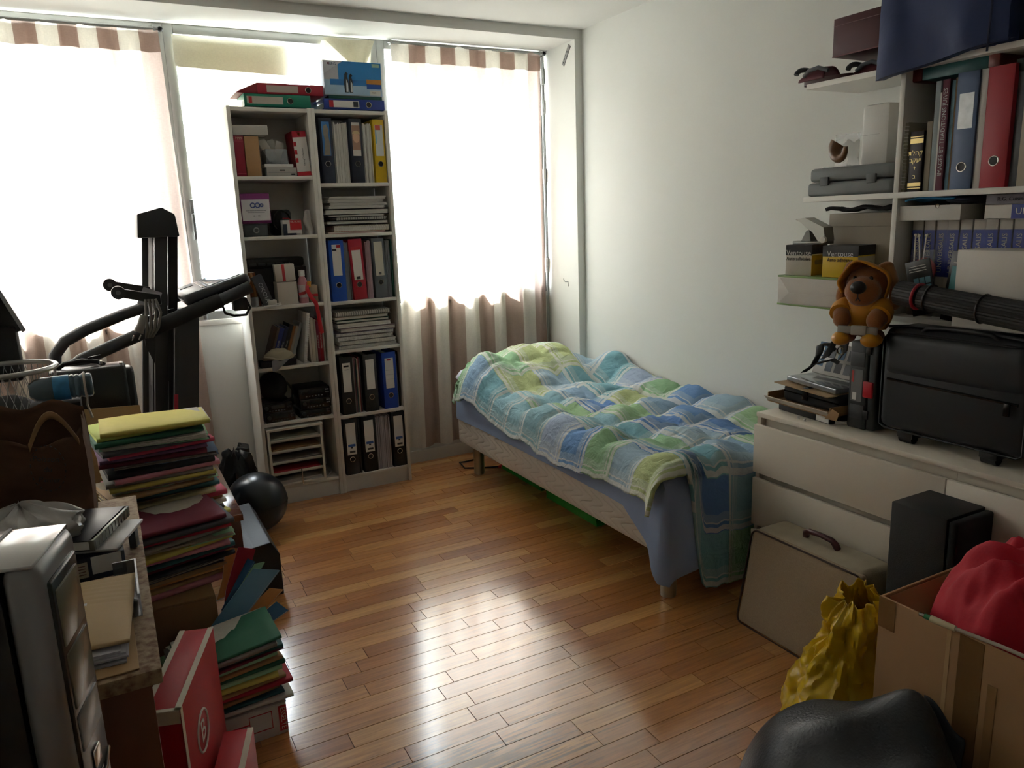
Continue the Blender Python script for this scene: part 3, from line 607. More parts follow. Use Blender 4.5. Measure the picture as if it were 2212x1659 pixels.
bx('sticker', M('d9952a', .5), t, .0, .02, -.027, -.0255, .085, .115, 0, rot=(0, R(10), 0)); bx('printed_band', M('a3242c', .5), t, -.018, .02, -.0265, -.0252, .045, .06, 0, rot=(0, R(-12), 0))
carton('small_box', 'small beige box with a red stripe beside the medicine bottle', 'box', (.042, .06, .088), (.933, F+.015, z), 0, M('b9a68c', .6), [('F', 0, 1, .35, .5, RED, 'stripe')])
t = thing('red_ribbon', 'loose red satin ribbon dangling from the third shelf', 'ribbon', (.945, F-.01, z+.05))
b = bmesh.new()
path = [(-.02, .02, .06), (-.03, .0, .02), (-.015, -.012, -.02), (.005, -.016, -.05), (.012, -.018, -.10), (.016, -.018, -.16), (.024, -.018, -.21)]
def rib(u, v):
    k = u*(len(path)-1); i = min(int(k), len(path)-2); p = Vector(path[i]).lerp(Vector(path[i+1]), k-i); return (p.x+(v-.5)*.020, p.y-.003*math.sin(v*3.1), p.z+(v-.5)*.006)
grid(b, rib, 24, 3); obj('satin_band', b, M('c01f2d', .3), t, smooth=80)
t = thing('wall_adapter', 'white plug adapter with cord lying on the third shelf', 'adapter', (.715, F, z)); bx('plug_body', M('c4bfb4', .5), t, 0, .045, 0, .04, 0, .03, .006)
b = bmesh.new(); tube(b, [(.04, .0, .01), (.06, -.006, .012), (.066, -.004, .004), (.05, -.01, .003), (.01, -.012, .003), (-.02, -.004, .003)], .0025, 6); obj('cord', b, LBL, t, smooth=60)
t = thing('drinking_glass', 'small clear glass in the corner of the third shelf', 'glass', (.654, F+.012, z)); b = bmesh.new(); lathe(b, [(0, 0), (.018, 0), (.02, .05), (.0185, .05), (.017, .003), (0, .003)], 18); obj('tumbler', b, CLEAR, t, smooth=40)
# ---- A3
z = ZA[3]
LB = [('faded brown paperback leaning among the blue books', .012, .20, '6d5a50', None), ('navy paperback with white lettering leaning on the fourth shelf', .024, .195, '22337a', 'SQL SERVER'), ('dark navy computing paperback leaning next to black ones', .016, .20, '20284a', 'VISUAL'), ('black paperback lettered in white, leaning', .020, .21, '1b1c22', 'DirectX'), ('tan paperback with orange edge leaning', .013, .20, 'a0683a', None), ('cream paperback leaning beside the orange-edged one', .012, .20, 'b9ac98', None), ('pale grey tall paperback leaning on the comb-bound manual', .016, .215, 'a5a7a8', None)]
x = .700
for lb, w, h, c, tx in LB:
    book(lb, w, h, .155, (x, F+.074, z+w*.3256+.0004), M(c, .5), (0, R(19), 0), txt=(tx, .011, LBL, .5, 90) if tx else None); x += w*1.09+.0008
t = book('white comb-bound manual leaning right on the fourth shelf', .016, .265, .19, (.866, F, z+.002), LBL, (0, R(8), 0), name='manual', cat='manual')
b = bmesh.new()
for i in range(22): torus(b, (.008, .001, .01+i*.0115), .009, .0014, 'z', 10, 4)
obj('binding_rings', b, COMB, t, smooth=60, kind='stuff')
for lb, x, w, h, c, tx in (('thin cream booklet standing beside the comb-bound manual', .905, .010, .20, 'b7ada0', None), ('cream paperback standing between manual and maroon books', .917, .016, .235, 'bdb6a4', None), ('grey-beige paperback standing beside the maroon books', .934, .011, .225, 'a59f94', None), ('maroon paperback, shorter of the pair under the red ribbon', .946, .012, .215, '7d1f3c', 'JACQUES ATTALI'), ('crimson paperback, taller of the pair under the red ribbon', .959, .017, .225, '96182f', 'PRESQUE APPLIQUEE'), ('white pamphlet at the end of the fourth shelf', .979, .008, .23, 'b9b7b2', None)):
    book(lb, w, h, .15, (x, F+.006, z), M(c, .55), txt=(tx, .009, LBL, .5, 90) if tx else None)
carton('flat_box', 'dark blue flat box under the crumpled cap on the fourth shelf', 'box', (.18, .072, .034), (.648, F-.004, z), 0, M('161c2c', .5))
t = thing('cap', 'crumpled beige cloth cap lying on the dark blue box', 'cap', (.745, F+.031, z+.0345))
def capf(u, v):
    a = u*6.283; r = .075*(1-v*.95); h = .055*math.sqrt(max(0, 1-(1-v)**2)) if v > 0 else 0
    return (r*math.cos(a)*1.05+.004*nz((u*9, v*4, 1)), r*math.sin(a)*.5, max(0, h+.006*nz((u*7, v*6, 5)))+0*nz((u*7, v*6, 5)))
b = bmesh.new(); grid(b, capf, 36, 12); obj('crown', b, M('a89e86', .9, bump=.3, bs=400), t, smooth=70)
def brim(u, v):
    a = math.pi*(1.05+u*.9); r = .070+.03*v
    return (r*math.cos(a)*.93, r*math.sin(a)*.5, .012+.010*math.sin(u*8)-.004*v)
b = bmesh.new(); grid(b, brim, 24, 4); obj('brim', b, M('9c937e', .9), t, smooth=70)
t = thing('dust_cloth', 'grey folded cloth hanging over the fourth shelf edge', 'cloth', (.73, F-.006, z+.036))
b = bmesh.new(); grid(b, lambda u, v: (-.03+.09*u*(1-.75*(1-v)), -.012-.006*math.sin(u*6)-.004*v, -.055*(1-v)+.004*math.sin(u*9)*v), 14, 10); obj('fabric', b, M('8b8d92', .9), t, smooth=70)
# ---- A4
z = ZA[4]
def radio(label, x, zz, w, h, d=.17, buttons=1, y=F):
    t = thing('car_radio', label, 'car radio', (x, y, zz)); bx('chassis', M('26272a', .5, metal=.3), t, 0, w, .012, d, 0, h, .002)
    bx('faceplate', BLACKG, t, 0, w, 0, .014, .001, h-.001, .004); bx('display', M('20262b', .08), t, w*.28, w*.74, -.0012, .001, h*.42, h*.82, .0005)
    for i in range(6): bx('button', M('7d7f80' if buttons else '3d3f42', .5), t, w*(.2+i*.1), w*(.2+i*.1)+.008, -.003, .001, h*.16, h*.26, .0006)
    for i in range(2):
        for j in range(2): bx('button', M('7d7f80' if buttons else '3d3f42', .5), t, w*.84+i*.011, w*.84+i*.011+.008, -.003, .001, h*(.4+.25*j), h*(.4+.25*j)+.007, .0006)
    b = bmesh.new(); tube(b, [(w*.12, .001, h*.55), (w*.12, -.008, h*.55)], .010, 14); obj('volume_knob', b, M('2c2d30', .4), t, smooth=40)
    return t
radio('black car radio at the bottom of the stack under the black bag', .645, z, .152, .052, buttons=0); radio('black car radio lying directly under the black bag', .637, z+.0525, .148, .050, buttons=0, y=F+.004)
radio('black car radio with cassette slot, lowest of the three by the side panel', .822, z, .165, .045, buttons=0); radio('black car radio with pale buttons, in the middle of the three', .832, z+.0455, .160, .055, y=F+.006); radio('black car radio with round dial on top of the three', .828, z+.101, .164, .055, y=F+.012)
t = thing('pouch_bag', 'soft black bag stuffed above the car radios', 'bag', (.713, F+.09, z+.103))
def sack(u, v):
    a = u*6.283; s = math.sin(min(1, v*1.02)*math.pi); r = max(.004, s)**.35
    return (.072*r*math.cos(a)+.004*nz((u*6, v*5, 8)), .085*r*math.sin(a), .148*v+.006*nz((u*5, v*4, 4))*s)
b = bmesh.new(); grid(b, sack, 30, 16); obj('fabric', b, M('0c0d10', .8), t, smooth=70)
b = bmesh.new(); tube(b, [(.06, -.07, .10), (.08, -.09, .06), (.074, -.095, .02), (.03, -.09, .003)], .005, 6); obj('strap', b, BLACKG, t, smooth=60)
# ---- A5
z = ZA[5]
t = thing('letter_tray_unit', 'white wooden letter rack with five trays of papers', 'letter rack', (.640, BY-.008, z)); w, h, d = .285, .318, .25
PW = M('cfcbc0', .45)
bx('side_panel', PW, t, 0, .012, 0, d, 0, h-.012, .001); bx('side_panel', PW, t, w-.012, w, 0, d, 0, h-.012, .001); bx('top_panel', PW, t, -.004, w+.004, -.004, d, h-.012, h, .001); bx('bottom_panel', PW, t, .012, w-.012, 0, d, 0, .012, .001); bx('back_panel', PW, t, .012, w-.012, d-.006, d, .012, h-.012, .0005)
for i in range(4):
    zz = .064+i*.059; tr = bx('tray', M('bcb9b2', .4), t, .013, w-.013, .002, d-.008, zz, zz+.004, .0005); bx('tray_lip', PW, tr, .013, w-.013, .002, .006, zz, zz+.016, .0005)
for i, (c, n) in enumerate((('b8b5ae', 2), ('b5323a', 4), ('9f9690', 5), ('b08c66', 5), ('aeb4a8', 4))):
    zz = .0125 if i == 0 else .069+(i-1)*.059
    p = thing('paper_sheaf', ('pale sheets in the lowest tray', 'red card sleeves in a tray', 'grey papers in the middle tray', 'kraft folders in the second tray from the top', 'rumpled pale green papers in the top tray')[i]+' of the letter rack', 'papers', (.640, BY-.008, z)); sheets(p, .02, w-.02, .012, .22, zz, zz+.018, n, M(c, .7), jit=.004)
b = bmesh.new(); tube(b, [(w*.55, -.004, .0), (w*.55, -.006, .06), (w*.55, -.003, .085)], .003, 6); obj('wire_stop', b, CHROME, t, smooth=60)
t = thing('white_cable', 'short white cable curled in the bottom of the bookcase', 'cable', (.955, F+.06, z)); b = bmesh.new(); tube(b, [(-.012, -.04, .0045), (.0, -.02, .0045), (.014, 0, .008), (.008, .03, .012), (-.012, .04, .0045), (-.02, .01, .0045)], .004, 6); obj('cord', b, LBL, t, smooth=60)
def gs_(d, s): return math.exp(-(d/s)**2)
def sstep(a, b_, x): x = max(0, min(1, (x-a)/(b_-a))); return x*x*(3-2*x)
# ============================================================ BED
B0, B1, BX0, BX1 = 2.075, 3.95, 1.705, 2.56
QUILT, nt, bq = newmat('quilted_ticking'); tc = nd(nt, 'TexCoord'); sp = nd(nt, 'SeparateXYZ'); nt.links.new(tc.outputs['Object'], sp.inputs[0])
wv = mth(nt, 'SINE', mth(nt, 'ADD', mth(nt, 'MULTIPLY', sp.outputs[1], 42), mth(nt, 'MULTIPLY', mth(nt, 'SINE', mth(nt, 'MULTIPLY', sp.outputs[2], 75)), 2.0)))
bq.inputs['Base Color'].default_value = (*lin('cfc8bb'), 1); bq.inputs['Roughness'].default_value = .85
bp = nd(nt, 'Bump'); bp.inputs['Strength'].default_value = .8; bp.inputs['Distance'].default_value = .006; nt.links.new(mth(nt, 'POWER', mth(nt, 'ABSOLUTE', wv), .35), bp.inputs['Height']); nt.links.new(bp.outputs[0], bq.inputs['Normal'])
bed = thing('bed', 'single divan bed with quilted cream base on round metal legs', 'bed', (BX0, B0, 0))
b = bmesh.new(); rbox(b, 0, BX1-BX0, 0, B1-B0, .185, .345, .02, 3); obj('base', b, QUILT, bed, smooth=50)
b = bmesh.new(); rbox(b, .008, BX1-BX0-.005, .01, B1-B0-.01, .347, .495, .035, 4); obj('mattress', b, M('d4d2cc', .9), bed, smooth=50)
for x, y in ((.068, .062), (.085, 1.785), (.75, .062), (.75, 1.785)):
    b = bmesh.new(); lathe(b, [(.0, .0), (.030, .0), (.030, .012)], 20, (x, y, 0)); lathe(b, [(.031, .012), (.031, .183), (0, .185)], 20, (x, y, 0)); obj('leg', b, M('a39a8c', .28, metal=1), bed, smooth=40)
# ---- blue sheet tucked round the mattress and hanging at the foot corner
SHEET = M('93a7cb', .9, var=.05, vs=8, bump=.15, bs=500)
t = thing('bed_sheet', 'plain light blue sheet hanging from the mattress at the foot of the bed', 'sheet', (BX0, B0, .34))
pathS = [(0, 1.86), (0, 1.5), (0, 1.0), (0, .5), (0, .25), (0, .10), (.0, .0), (.12, 0), (.25, 0), (.4, 0), (.6, 0), (.84, 0)]
botS = [.33, .335, .335, .33, .325, .22, .085, .115, .13, .15, .2, .25]
def sheetf(u, v):
    k = u*(len(pathS)-1); i = min(int(k), len(pathS)-2); f = k-i; f2 = f
    x = pathS[i][0]+(pathS[i+1][0]-pathS[i][0])*f; y = pathS[i][1]+(pathS[i+1][1]-pathS[i][1])*f; zb = botS[i]+(botS[i+1]-botS[i])*f2
    zt = .50; q = 1-v; z = zt+(zb-zt)*q
    side = i < 6
    hang = max(0, (.345-zb)/.26)
    o = .003+.005*min(1, q*4)+.03*q*hang*(1+math.sin(u*40))*.5*(1-.75*sstep(6.6, 7.4, k))*(1-sstep(8.6, 9.4, k))+.006*nz((u*20, q*3, 1))
    if q < .12: o -= .03*(1-q/.12)
    cx = .03*math.exp(-((k-6)/.5)**2)
    return ((x-o if side else x)-cx*(0 if side else 0), (y if side else y-o), z-.34)
b = bmesh.new(); grid(b, sheetf, 150, 22); obj('fabric', b, SHEET, t, smooth=80)
# ---- pillow
t = thing('pillow', 'white pillow corner sticking out from under the plaid duvet', 'pillow', (2.055, 3.855, .505), (0, R(2), R(0)))
def pil(s):
    def f(u, v):
        x, y = u*2-1, v*2-1; e = max(0, (1-x**6))*max(0, (1-y**6)); return (x*.36*(1-.05*y*y), y*.125*(1-.05*x*x), .050+s*(.062*e**.4)+.004*nz((u*6, v*6, 3)))
    return f
b = bmesh.new(); grid(b, pil(1), 24, 18); grid(b, pil(-.7), 24, 18); bmesh.ops.remove_doubles(b, verts=b.verts, dist=.001); obj('pillow_case', b, M('cfd3de', .9), t, smooth=80)
# ---- plaid duvet
PL, nt, bq = newmat('plaid_cotton'); uv = nd(nt, 'UVMap'); sp = nd(nt, 'SeparateXYZ'); nt.links.new(uv.outputs[0], sp.inputs[0])
U = mth(nt, 'MULTIPLY', sp.outputs[0], 5.2); V = mth(nt, 'MULTIPLY', sp.outputs[1], 11.0)
cb = nd(nt, 'CombineXYZ'); nt.links.new(mth(nt, 'FLOOR', U), cb.inputs[0]); nt.links.new(mth(nt, 'FLOOR', V), cb.inputs[1]); cb.inputs[2].default_value = 3.7
wn_ = nd(nt, 'TexWhiteNoise'); nt.links.new(cb.outputs[0], wn_.inputs[0])
rp = nd(nt, 'ValToRGB'); rp.color_ramp.interpolation = 'CONSTANT'; nt.links.new(wn_.outputs[0], rp.inputs[0])
cols = ['9cb6c8', '8aa9c4', '5f86bd', '7bacb8', '9fc396', 'b3c08a', '8eb6c2', 'a5b6cf', '94bd94', '6c94c6']
while len(rp.color_ramp.elements) < len(cols): rp.color_ramp.elements.new(.5)
for i, (e, c) in enumerate(zip(rp.color_ramp.elements, cols)): e.position = i/len(cols); e.color = (*lin(c), 1)
def bandm(c, a0, a1):
    f = mth(nt, 'FRACT', c); return mth(nt, 'MULTIPLY', mth(nt, 'GREATER_THAN', f, a0), mth(nt, 'LESS_THAN', f, a1))
ln = mth(nt, 'MAXIMUM', mth(nt, 'MAXIMUM', bandm(U, .02, .11), bandm(U, .17, .20)), mth(nt, 'MAXIMUM', bandm(V, .02, .11), bandm(V, .17, .20)))
soft = mth(nt, 'MAXIMUM', bandm(U, .20, .34), bandm(V, .20, .34))
c1 = mixc(nt, mth(nt, 'MULTIPLY', soft, .28), rp.outputs[0], lin('c5d3cf'))
nt.links.new(mixc(nt, mth(nt, 'MULTIPLY', ln, .75), c1, lin('d8d9d3')), bq.inputs['Base Color']); bq.inputs['Roughness'].default_value = .92
tc = nd(nt, 'TexCoord'); n_ = nd(nt, 'TexNoise'); n_.inputs['Scale'].default_value = 16; n_.inputs['Detail'].default_value = 5; n_.inputs['Distortion'].default_value = 1.5; nt.links.new(tc.outputs['Object'], n_.inputs['Vector'])
bp = nd(nt, 'Bump'); bp.inputs['Strength'].default_value = .55; bp.inputs['Distance'].default_value = .02; nt.links.new(n_.outputs[0], bp.inputs['Height']); nt.links.new(bp.outputs[0], bq.inputs['Normal'])
t = thing('duvet', 'puffy plaid duvet in blue, teal and lime spread over the bed', 'duvet', (2.1, 3.0, .5))
def duv(u, v):
    # u: 0 = room side, 1 = wall; v: 0 = foot hem, 1 = head
    Lh = 1.90 + .02
    xs = -.13 + u*1.05                       # cloth distance across, 0 at the mattress edge
    foot = .06 + .46*sstep(.20, .28, u)
    ys = -foot + v*(foot+1.87)               # cloth distance along, 0 at the foot edge
    x = max(0, xs); y = max(0, ys); z = .535
    dropx = max(0, -xs); dropy = max(0, -ys)
    X = BX0+.012+x*.93; Y = B0+.015+y
    # puffs of the stitched squares
    pu = abs(math.sin(math.pi*(xs/.235+.1))); pv = abs(math.sin(math.pi*(ys/.235+.35)))
    z += .042*(pu*pv)**.5*(.25+.75*sstep(-.10, .05, xs))*(1 if ys > -.02 else max(.15, 1-dropy*5)) - .012
    z += .030*nz((X*4.5, Y*4.5, 0)) + .018*nz((X*11, Y*10, 4)) + .010*abs(nz((X*22+Y*9, Y*20-X*6, 7)))
    # pillow hump and bunched head end by the wall
    hp = sstep(1.60, 1.88, X)*(1-sstep(2.28, 2.50, X))*gs_(Y-3.78, .26); z += .165*min(1, hp*1.2)
    z += .10*gs_(X-2.55, .13)*gs_(Y-3.52, .16) - .05*gs_(X-2.36, .07)*gs_(Y-3.55, .2)
    z += .05*gs_(X-2.6, .25)*sstep(2.2, 2.6, Y)
    if xs > .03 and ys > 0: z = max(z, .5165)
    if xs < .03:                             # roll over the room-side edge
        d_ = .03-xs; r_e = .045; Xe = BX0+.012+.03*.93-.012; wv_ = .010*(1+math.sin(Y*7+1.3*math.sin(Y*3)))*min(1, d_/.06)
        if d_ < r_e*1.57: X = Xe-r_e*math.sin(d_/r_e); z -= r_e*(1-math.cos(d_/r_e))
        else: X = Xe-r_e-.3*(d_-r_e*1.57); z -= r_e+.95*(d_-r_e*1.57)
        X -= wv_ + .022*(1-sstep(2.10, 2.42, Y))*min(1, d_/.06); z -= .015*math.sin(Y*5)*min(1, d_/.1)
    if dropy > 0:
        r = .052-.015*sstep(1.95, 2.05, X); wa = .012-.010*sstep(1.95, 2.05, X)
        if dropy < r*1.57:
            a = dropy/r; Y = B0+.015-r*math.sin(a); z -= r*(1-math.cos(a))
        else:
            Y = B0+.015-r-wa*math.sin(X*26+1)*min(1, dropy*4)-.02*dropy*(1-sstep(1.95, 2.05, X)); z -= r+(dropy-r*1.57)
        if u < .22:                          # loose corner poking out instead of hanging
            k = (1-sstep(.10, .24, u)); Y -= .05*k*min(1, dropy/.1); X -= .10*k*min(1, dropy/.1); z += .035*k*min(1, dropy/.1)
    if z < .02: z = .02
    return (min(X, 2.565)-2.1, min(Y, 3.85+.12*sstep(1.70, 1.88, X))-3.0, z-.5)
b = bmesh.new(); grid(b, duv, 110, 230)
# UVs by cloth distance so the checks stay square
uvl = b.loops.layers.uv.verify()
o = obj('cover', b, PL, t, smooth=80); sm = o.modifiers.new('thickness', 'SOLIDIFY'); sm.thickness = .016; sm.offset = -1
# ---- under the bed
for y0, y1, x, lb in ((2.835, 3.30, 1.905, 'green plastic storage box under the bed nearer the foot'), (3.40, 3.86, 1.93, 'green plastic storage box under the bed nearer the curtain')):
    t = thing('storage_box', lb, 'storage box', (x, y0, 0)); GP = M('2f9a3c', .25, trans=0, var=.15); b = bmesh.new(); prism(b, [(.01, 0), (.39, 0), (.4, .125), (0, .125)], 'y', 0, y1-y0); obj('tub', b, GP, t, smooth=40)
    bx('lid', M('3fae48', .3), t, -.008, .408, -.008, y1-y0+.008, .125, .143, .004); bx('clip', M('6fbf5a', .3), t, -.014, -.004, (y1-y0)/2-.04, (y1-y0)/2+.04, .09, .15, .003)
t = thing('power_cable', 'black cable lying on the floor behind the bed leg', 'cable', (1.80, 3.95, .006)); b = bmesh.new(); tube(b, [(.10, .15, .0), (.0, .14, .0), (-.055, .09, .02), (-.05, .03, .0), (.03, -.02, 0), (.14, -.06, .0), (.22, -.05, .0)], .005, 6); obj('cord', b, BLACK, t, smooth=60)
b = bmesh.new(); tube(b, [(.13, -.075, .004), (.17, -.05, .004)], .009, 8); obj('red_connector', b, RED, t, smooth=50)
# ============================================================ DRESSER
DX, DY, DZ = 2.10, 2.0245, .707; DL = 1.50
dr = thing('chest_of_drawers', 'long white chest of drawers with grooved drawer tops', 'chest of drawers', (DX, DY, 0), (0, 0, R(-90)))
DW = M('dbd3c4', .38, var=.015)
bx('top_panel', DW, dr, -.004, DL, -.003, .475, DZ-.018, DZ, .003)
b = bmesh.new(); bbox(b, 0, .018, .0, .475, 0, DZ-.018); bbox(b, DL-.018, DL, .0, .475, 0, DZ-.018); bbox(b, .018, DL-.018, .02, .475, .0, .03); bbox(b, .018, DL-.018, .455, .475, .03, DZ-.018); bbox(b, .74, .758, .021, .455, .03, DZ-.018)
obj('carcass', b, DW, dr)
b = bmesh.new(); bbox(b, .018, DL-.018, .022, .03, .03, DZ-.018); obj('front_backing', b, DW, dr)
for i in range(3):
    z1 = .663-i*.2095
    for x0, x1 in ((.001, .7475), (.7505, 1.499)):
        b = bmesh.new(); rbox(b, x0, x1, -.018, .0, max(.02, z1-.187), z1, .003); obj('drawer', b, DW, dr, smooth=40)
# ============================================================ WALL SHELVES
SX = 2.30
sh = thing('wall_shelf', 'white wall shelves with upright divider above the chest of drawers', 'shelf', (SX, 2.04, 1.07), (0, 0, R(-90)))
bx('shelf', FURN, sh, 0, 1.6, 0, .278, .790, .808, .001); bx('shelf', FURN, sh, .008, 1.6, 0, .278, .399, .417, .001); bx('shelf', FURN, sh, .26, 1.6, .0, .278, 0, .018, .001)
bx('divider', FURN, sh, .372, .390, .001, .278, .417, .790, .001); bx('divider', FURN, sh, .372, .390, .001, .278, .018, .399, .001)
# ============================================================ RIGHT SIDE: things on the shelves
RZ = (0, 0, R(-90))
Z2, Z1, Z3, ZD = 1.8782, 1.4872, 1.0882, .7072
# ---- top shelf
t = carton('file_box', 'dark maroon file box lying on the slippers on the top shelf', 'box', (.20, .20, .125), (2.345, 1.972, Z2+.079), RZ, M('4a1f26', .55), [('F', 0, 1, .80, .815, M('7d5a5c', .5), 'seam'), ('F', 0, 1, .0, .03, M('6d2f34', .5), 'bottom_rim')])
def slipper(label, y, x, zz):
    t = thing('slipper', label, 'slipper', (x, y, zz), RZ); b = bmesh.new(); L = .20
    def sole(u, v):
        a = u*6.283; r = .5+.5*.0
        return (L/2+L/2*math.cos(a)*v, .045+.042*math.sin(a)*v*(1-.15*math.cos(a)), .0)
    prism(b, [(L/2+L/2*math.cos(i*.314), .045+.042*math.sin(i*.314)*(1-.15*math.cos(i*.314))) for i in range(20)], 'z', 0, .016); obj('sole', b, M('3a0f16', .5), t, smooth=40)
    def upper(u, v):
        a = math.pi*(u*1.0); x = .004+.11*v; h = .055*(1-.25*v)*math.sin(min(1, .25+v)*1.57)
        return (x, .045-.044*math.cos(a), .012+h*math.sin(a))
    b = bmesh.new(); grid(b, upper, 16, 10); o = obj('upper', b, M('5a1420', .6), t, smooth=70); m = o.modifiers.new('thickness', 'SOLIDIFY'); m.thickness = .004
    b = bmesh.new(); tube(b, [(-.004+.0*i, .045-.046*math.cos(i*.349), .040+.020*math.sin(i*.349)) for i in range(10)], .009, 8); obj('toe_strap', b, M('4a4e52', .6), t, smooth=60)
    b = bmesh.new(); tube(b, [(.03, .0, .03), (.055, -.004, .045), (.09, .0, .05), (.13, .005, .035)], .007, 8); obj('side_strap', b, M('5d6165', .6), t, smooth=60)
slipper('dark red slipper with grey straps overhanging the shelf end', 2.085, 2.303, Z2); slipper('dark red slipper with grey straps under the maroon file box', 1.945, 2.402, Z2)
t = thing('navy_bag', 'large navy fabric bag slumped over the top shelf edge', 'bag', (2.24, 1.725, 1.795), RZ)
pp = [(.0, .040), (.004, .10), (.012, .30), (.03, .47), (.10, .50), (.20, .49), (.27, .46), (.285, .30), (.285, .10), (.275, .0848), (.17, .0848), (.063, .0848), (.058, .065), (.05, .045)]
def nb(u, v):
    k = v*len(pp); i = int(k) % len(pp); f = k-int(k); p, q = pp[i], pp[(i+1) % len(pp)]; y = p[0]+(q[0]-p[0])*f; z = p[1]+(q[1]-p[1])*f
    e = 1-.10*abs(2*u-1)**8; cy = .15; y = cy+(y-cy)*e
    if z < .08: z += .048*u
    am = .010 if z > .09 else .004
    return (.40*u+.008*nz((y*8, z*7, 3)), y+am*nz((u*5, z*9, 2))-.006*math.sin(u*9+z*8)*(y < .1), z)
b = bmesh.new(); grid(b, nb, 40, 84)
for u in (0, 1): b.faces.new([b.verts.new(nb(u, j/84)) for j in range(84)])
bmesh.ops.remove_doubles(b, verts=b.verts, dist=.0005)
obj('fabric', b, M('24335c', .65, bump=.15, bs=60), t, smooth=50)
b = bmesh.new(); tube(b, [(.36, .0, .06), (.362, .004, .3), (.362, .02, .46)], .003, 6); obj('side_seam', b, M('1a2442', .7), t, smooth=60)
carton('brown_box', 'dark brown box beside the navy bag on the top shelf', 'box', (.25, .2, .26), (2.325, 1.320, Z2), RZ, M('3d2b28', .7))
# ---- left of the divider, middle shelf
t = thing('tool_case', 'grey plastic tool case lying on the middle shelf end', 'case', (2.305, 2.022, Z1), RZ); GC = M('74797a', .55, bump=.1)
b = bmesh.new(); rbox(b, .0, .345, .0, .24, 0, .048, .012, 3); obj('lower_shell', b, GC, t, smooth=50)
b = bmesh.new(); rbox(b, .004, .341, .004, .236, .050, .098, .014, 3); obj('upper_shell', b, GC, t, smooth=50)
for x in (.06, .25): bx('latch', M('585c5d', .5), t, x, x+.035, -.005, .004, .036, .066, .002)
carton('white_box', 'glossy white box standing on the grey tool case', 'box', (.105, .13, .20), (2.385, 1.868, Z1+.0985), RZ, M('d8d7d1', .35), [('F', 0, .7, .50, .505, M('a9a7a0', .5), 'seam')], r=.012)
t = thing('horn', 'curved brown horn on a clear stand against the white box', 'horn', (2.36, 1.905, Z1+.0985), RZ)
b = bmesh.new(); pts = []; rad = []
for i in range(22):
    a = .35+i*.165; rr = .030+.004*i*.4; pts.append((.005+.040*math.cos(a+2.2)*(1-.01*i)-.0*i, -.01-.0018*i, .060+.042*math.sin(a+2.2)+.0008*i)); rad.append(.026-.0009*i)
tube(b, pts, rad, 12); obj('horn_body', b, M('6b4a2c', .35, var=.5, vs=20), t, smooth=60)
b = bmesh.new(); bbox(b, -.07, .03, .028, .031, 0, .115); bbox(b, -.07, .03, -.03, .03, 0, .003); obj('acrylic_stand', b, M('d5d7d5', .1, alpha=.35), t)
# ---- right of the divider, middle shelf
PG = M('c2bdae', .8, var=.12, vs=120)
t = book('wire-bound beige notebook standing at the divider', .014, .215, .16, (2.315, 1.6525, Z1), M('a39c8c', .7), RZ, name='notebook', cat='notebook')
b = bmesh.new()
for i in range(18): torus(b, (.0075, .0, .012+i*.0112), .007, .0012, 'z', 8, 4)
obj('binding_rings', b, COMB, t, kind='stuff')
GOLD = M('c8b27a', .35, metal=.7)
t = book('dark leather volume with gilt lettering on its spine', .046, .185, .15, (2.318, 1.632, Z1), M('231821', .35), RZ, hard=True, bands=((.90, .915, GOLD), (.80, .88, GOLD), (.05, .065, GOLD), (.09, .15, GOLD)), group=None)
text('תלהק', .020, GOLD, t, (.022, -.0015, .118), (R(90), 0, 0)); text('בקעי', .020, GOLD, t, (.022, -.0015, .096), (R(90), 0, 0)); text('+', .020, GOLD, t, (.022, -.0015, .072), (R(90), 0, 0)); text('ב', .018, GOLD, t, (.022, -.0015, .046), (R(90), 0, 0))
book('thin beige paperback beside the dark leather volume', .018, .21, .15, (2.325, 1.583, Z1), M('9d9482', .7), RZ)
book('pale blue-grey magazine standing among the tall books', .016, .325, .22, (2.325, 1.563, Z1), M('8c979b', .5, var=.25, vs=30), RZ, name='magazine', cat='magazine')
book('white brochure standing beside the maroon art book', .007, .29, .21, (2.322, 1.545, Z1), LBL, RZ, name='brochure', cat='brochure')
book('maroon art book lettered IMAGES ET TRADITIONS JUIVES', .024, .325, .23, (2.316, 1.536, Z1), M('5e1f34', .45), RZ, hard=True, txt=('IMAGES ET TRADITIONS JUIVES', .0185, M('b9b3b3', .5), .53, 90))
book('worn blue and tan paperback with a ragged spine', .011, .32, .22, (2.322, 1.5105, Z1), M('6d8fa0', .7, var=.6, vs=35), RZ); book('brown board folder with frayed edge', .009, .325, .23, (2.32, 1.498, Z1), M('6e5a42', .8, var=.4, vs=60), RZ, name='board_folder', cat='folder')
binder('slate blue binder with a shiny foil label holder', .066, (2.312, 1.488, Z1), M('5a6d8c', .45), RZ, h=.335, ringz=.065, lab=(.175, .275, M('b9bdc0', .3, metal=.4, var=.3, vs=40), .022), d=.24)
book('bulging white plastic folder between the slate blue and red binders', .024, .335, .22, (2.318, 1.421, Z1), M('c7c5c1', .35), RZ, name='plastic_folder', cat='folder')
binder('red lever arch binder standing on the middle wall shelf', .074, (2.310, 1.396, Z1), M('a32634', .45), RZ, h=.335, ringz=.075, d=.24)
book('clear plastic wallet of dark papers beside the red binder', .024, .31, .22, (2.325, 1.32, Z1), M('5b6066', .15, var=.5, vs=25), RZ, name='plastic_wallet', cat='wallet')
book('thick beige catalogue with wavy pages', .05, .31, .22, (2.318, 1.295, Z1), M('aca492', .6), RZ, name='catalogue', cat='catalogue')
